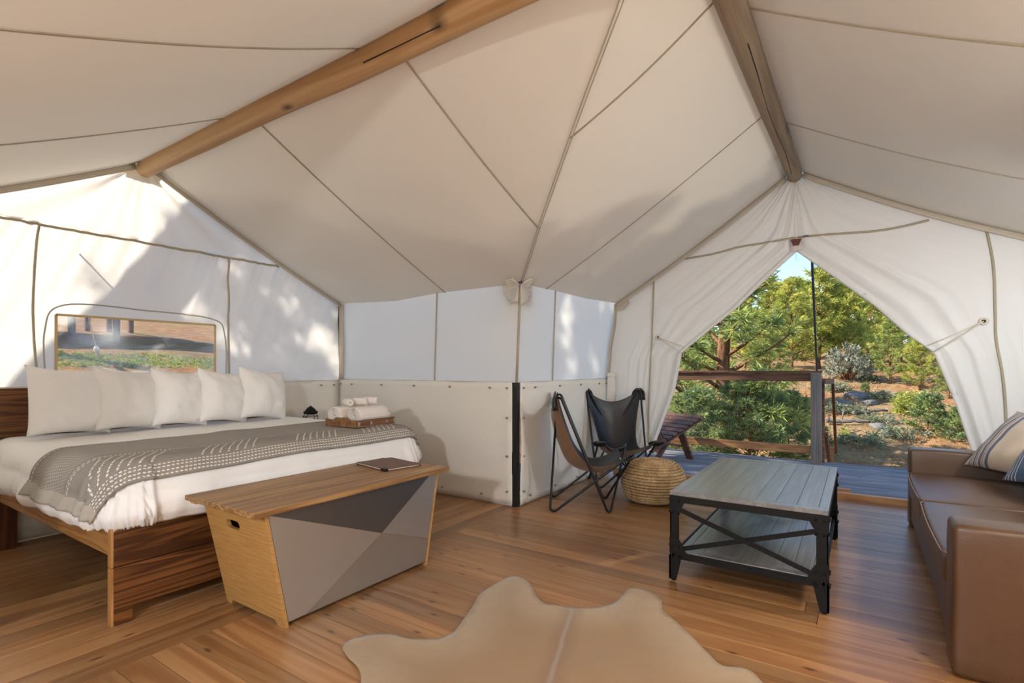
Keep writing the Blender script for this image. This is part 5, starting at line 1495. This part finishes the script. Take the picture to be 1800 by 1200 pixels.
x, yv = spot(1490, 15.2); bush('manzanita', 'silvery pale leaved bush on the slope right of the dark strap', x, yv, .62, 1.15, 420, SIL, .05, .015, 18, None, 1)
x, yv = spot(1602, 11.6); bush('shrub', 'lime green shrub left of the little dark fir', x, yv, .34, .62, 90, LIME, .13, .006, 18, None, 2)
x, yv = spot(1488, 10.6); bush('shrub', 'tiny lime green seedling on the open ground', x, yv, .10, .25, 16, LIME, .11, .005, 16, None, 3)
sg = [(1462, 12.5, 'grey green brush clump just right of the stair handrail'), (1505, 12.2, 'brush clump in front of the grey rocks'), (1540, 11.4, 'brush clump left of the lime shrub'),
      (1560, 13.0, 'brush clump behind the thin grey branch'), (1470, 14.2, 'brush clump below the silvery bush'), (1585, 10.4, 'brush clump at the foot of the lime shrub'), (1530, 15.0, 'highest brush clump on the slope right of the silvery bush'),
      (1665, 10.8, 'brush clump right of the little dark fir by the right flap'), (1250, 10.8, 'brush clump behind the railing left of the thick trunk'), (1340, 11.2, 'brush clump behind the middle of the railing'),
      (1400, 12.5, 'brush clump behind the railing near the grey post'), (1515, 10.3, 'nearest brush clump on the pine straw beyond the deck')]
for k, (px, dp, lb) in enumerate(sg):
    x, yv = spot(px, dp); bush('sagebrush', lb, x, yv, R.uniform(.28, .5), R.uniform(.18, .34), 40, SAGE, .12, .005, 18, 'low brush on the slope', 10 + k)
def rock(x, y, s, label, seed):
    bm = bmesh.new(); bmesh.ops.create_icosphere(bm, subdivisions=3, radius=1)
    for v in bm.verts:
        n = 1 + .28 * noise.noise(v.co * 1.3 + Vector((seed, 0, 0))) + .10 * noise.noise(v.co * 4 + Vector((0, seed, 0))); v.co = Vector((v.co.x * n * s, v.co.y * n * s * .8, v.co.z * n * s * .5))
    me = bpy.data.meshes.new('rock'); bm.to_mesh(me); bm.free(); me.materials.append(M['rock']); me.polygons.foreach_set('use_smooth', [True] * len(me.polygons))
    o = bpy.data.objects.new('rock', me); COL.objects.link(o); o.location = (x, y, gz(x, y) + s * .1); o.rotation_euler.z = seed
    tag(o, label, 'rock', 'rocks on the slope')
for k, (px, dp, s) in enumerate([(1508, 13.4, .30), (1545, 10.9, .20), (1478, 13.0, .22), (1558, 10.5, .16), (1530, 12.8, .18)]):
    x, yv = spot(px, dp); rock(x, yv, s, ['largest grey rock on the open slope', 'grey rock near the tiny fir', 'grey rock behind the stair handrail', 'small grey rock nearest the sofa arm', 'grey rock among the brush'][k], k * 1.7)
def log(p0, p1, r, label, lift=.08):
    a = Vector((*p0, gz(*p0) + lift)); c = Vector((*p1, gz(*p1) + lift)); t = thing('fallen_log', label, 'log', tuple((a + c) / 2), group='dead wood on the ground')
    n = 14; pts = [a.lerp(c, k / n) + Vector((0, 0, .03 * nz(k * .5, r * 99))) for k in range(n + 1)]
    MB().tube(pts, [r * (1 - .35 * k / n) * (1 + .12 * nz(k * .8, r * 77)) for k in range(n + 1)], 10).build('wood', M['log'], t, smooth=True, world=True)
    MB().tube([pts[5], pts[5] + Vector((.05, .04, .28))], [r * .4, r * .2], 6).build('branch_stub', M['log'], t, smooth=True, world=True)
log(spot(1450, 14.6), spot(1478, 14.0), .06, 'pale dead log lying beside the silvery bush')
log(spot(1452, 11.6), spot(1530, 11.2), .05, 'thin grey dead branch across the open slope')
log(spot(1500, 12.0), spot(1560, 11.9), .045, 'grey fallen branch behind the lime shrub')
# dry grass blades scattered over the slope (nobody could count them)
def blades(name, label, n, sampler, pal, L, w):
    tufts = []
    for k in range(n):
        x, yv = sampler(); tufts.append(((x, yv, gz(x, yv)), (R.uniform(-.4, .4), R.uniform(-.4, .4), 1), R.uniform(.6, 1.3), R.choice(pal)))
    o = bpy.data.objects.new(name, needles_mesh(name, tufts, 9, L, w, .7, lambda t_: t_[3])); COL.objects.link(o); tag(o, label, 'grass', kind='stuff')
def s1():
    return spot(R.uniform(1190, 1760), R.uniform(8.2, 17))
blades('dry_grass', 'dry tan grass and pine straw scattered on the slope', 2600, s1, [(.46, .33, .18), (.36, .22, .11), (.52, .42, .27), (.26, .27, .13)], .10, .004)

# ------------------------------------------------------------------ outside, seen through the bedside window
def s2():
    return R.uniform(-10.4, -8.8), R.uniform(1.6, 5.6)
blades('green_grass', 'strip of bright green grass seen through the window', 2400, s2, [(.28, .36, .08), (.34, .40, .12), (.20, .28, .06)], .07, .004)
nd = thing('neighbour_deck', 'raised deck on wooden posts up the slope seen through the window', 'deck', (-14.5, 4.2, gz(-14.5, 4.2)))
for k, (x, yv) in enumerate([(-13.0, 3.77), (-13.0, 4.52), (-16.0, 4.95), (-16.0, 5.4), (-16.0, 5.88), (-13.0, 1.9), (-16.0, 2.2)]):
    MB().box(x - .05, x + .05, yv - .05, yv + .05, gz(x, yv) - .1, 2.62).build('post', M['postgrey'] if x > -14 else M['rail'], nd, world=True)
for x in (-13.05, -16.05): MB().box(x - .05, x + .05, 1.4, 6.2, 2.62, 2.78).build('beam', M['rail'], nd, world=True)
for k in range(22): MB().box(-16.3 + k * .16, -16.15 + k * .16, 1.3, 6.3, 2.78, 2.82).build('deck_board', M['deck'], nd, world=True)
gl = thing('guy_line', 'white tent guy line with a tensioner outside the window', 'rope', (-9.0, 2.6, gz(-9.0, 2.6)))
g1 = Vector((-9.896, 3.210, gz(-9.896, 3.210))); g0 = Vector((-4.70, 1.356, 2.02))     # from the gable down to the stake
MB().tube([g0, g1], .006, 6).build('rope', M['rope'], gl, world=True)
tq = g0.lerp(g1, .84); dq = (g1 - g0).normalized()
MB().tube([tq - dq * .13, tq - dq * .11, tq + dq * .11, tq + dq * .13], [.012, .034, .034, .012], 10).build('tensioner', M['white'], gl, smooth=True, world=True)
MB().tube([g1 + Vector((0, 0, .12)), g1 - Vector((0, 0, .2))], .015, 6).build('stake', M['steel'], gl, world=True)
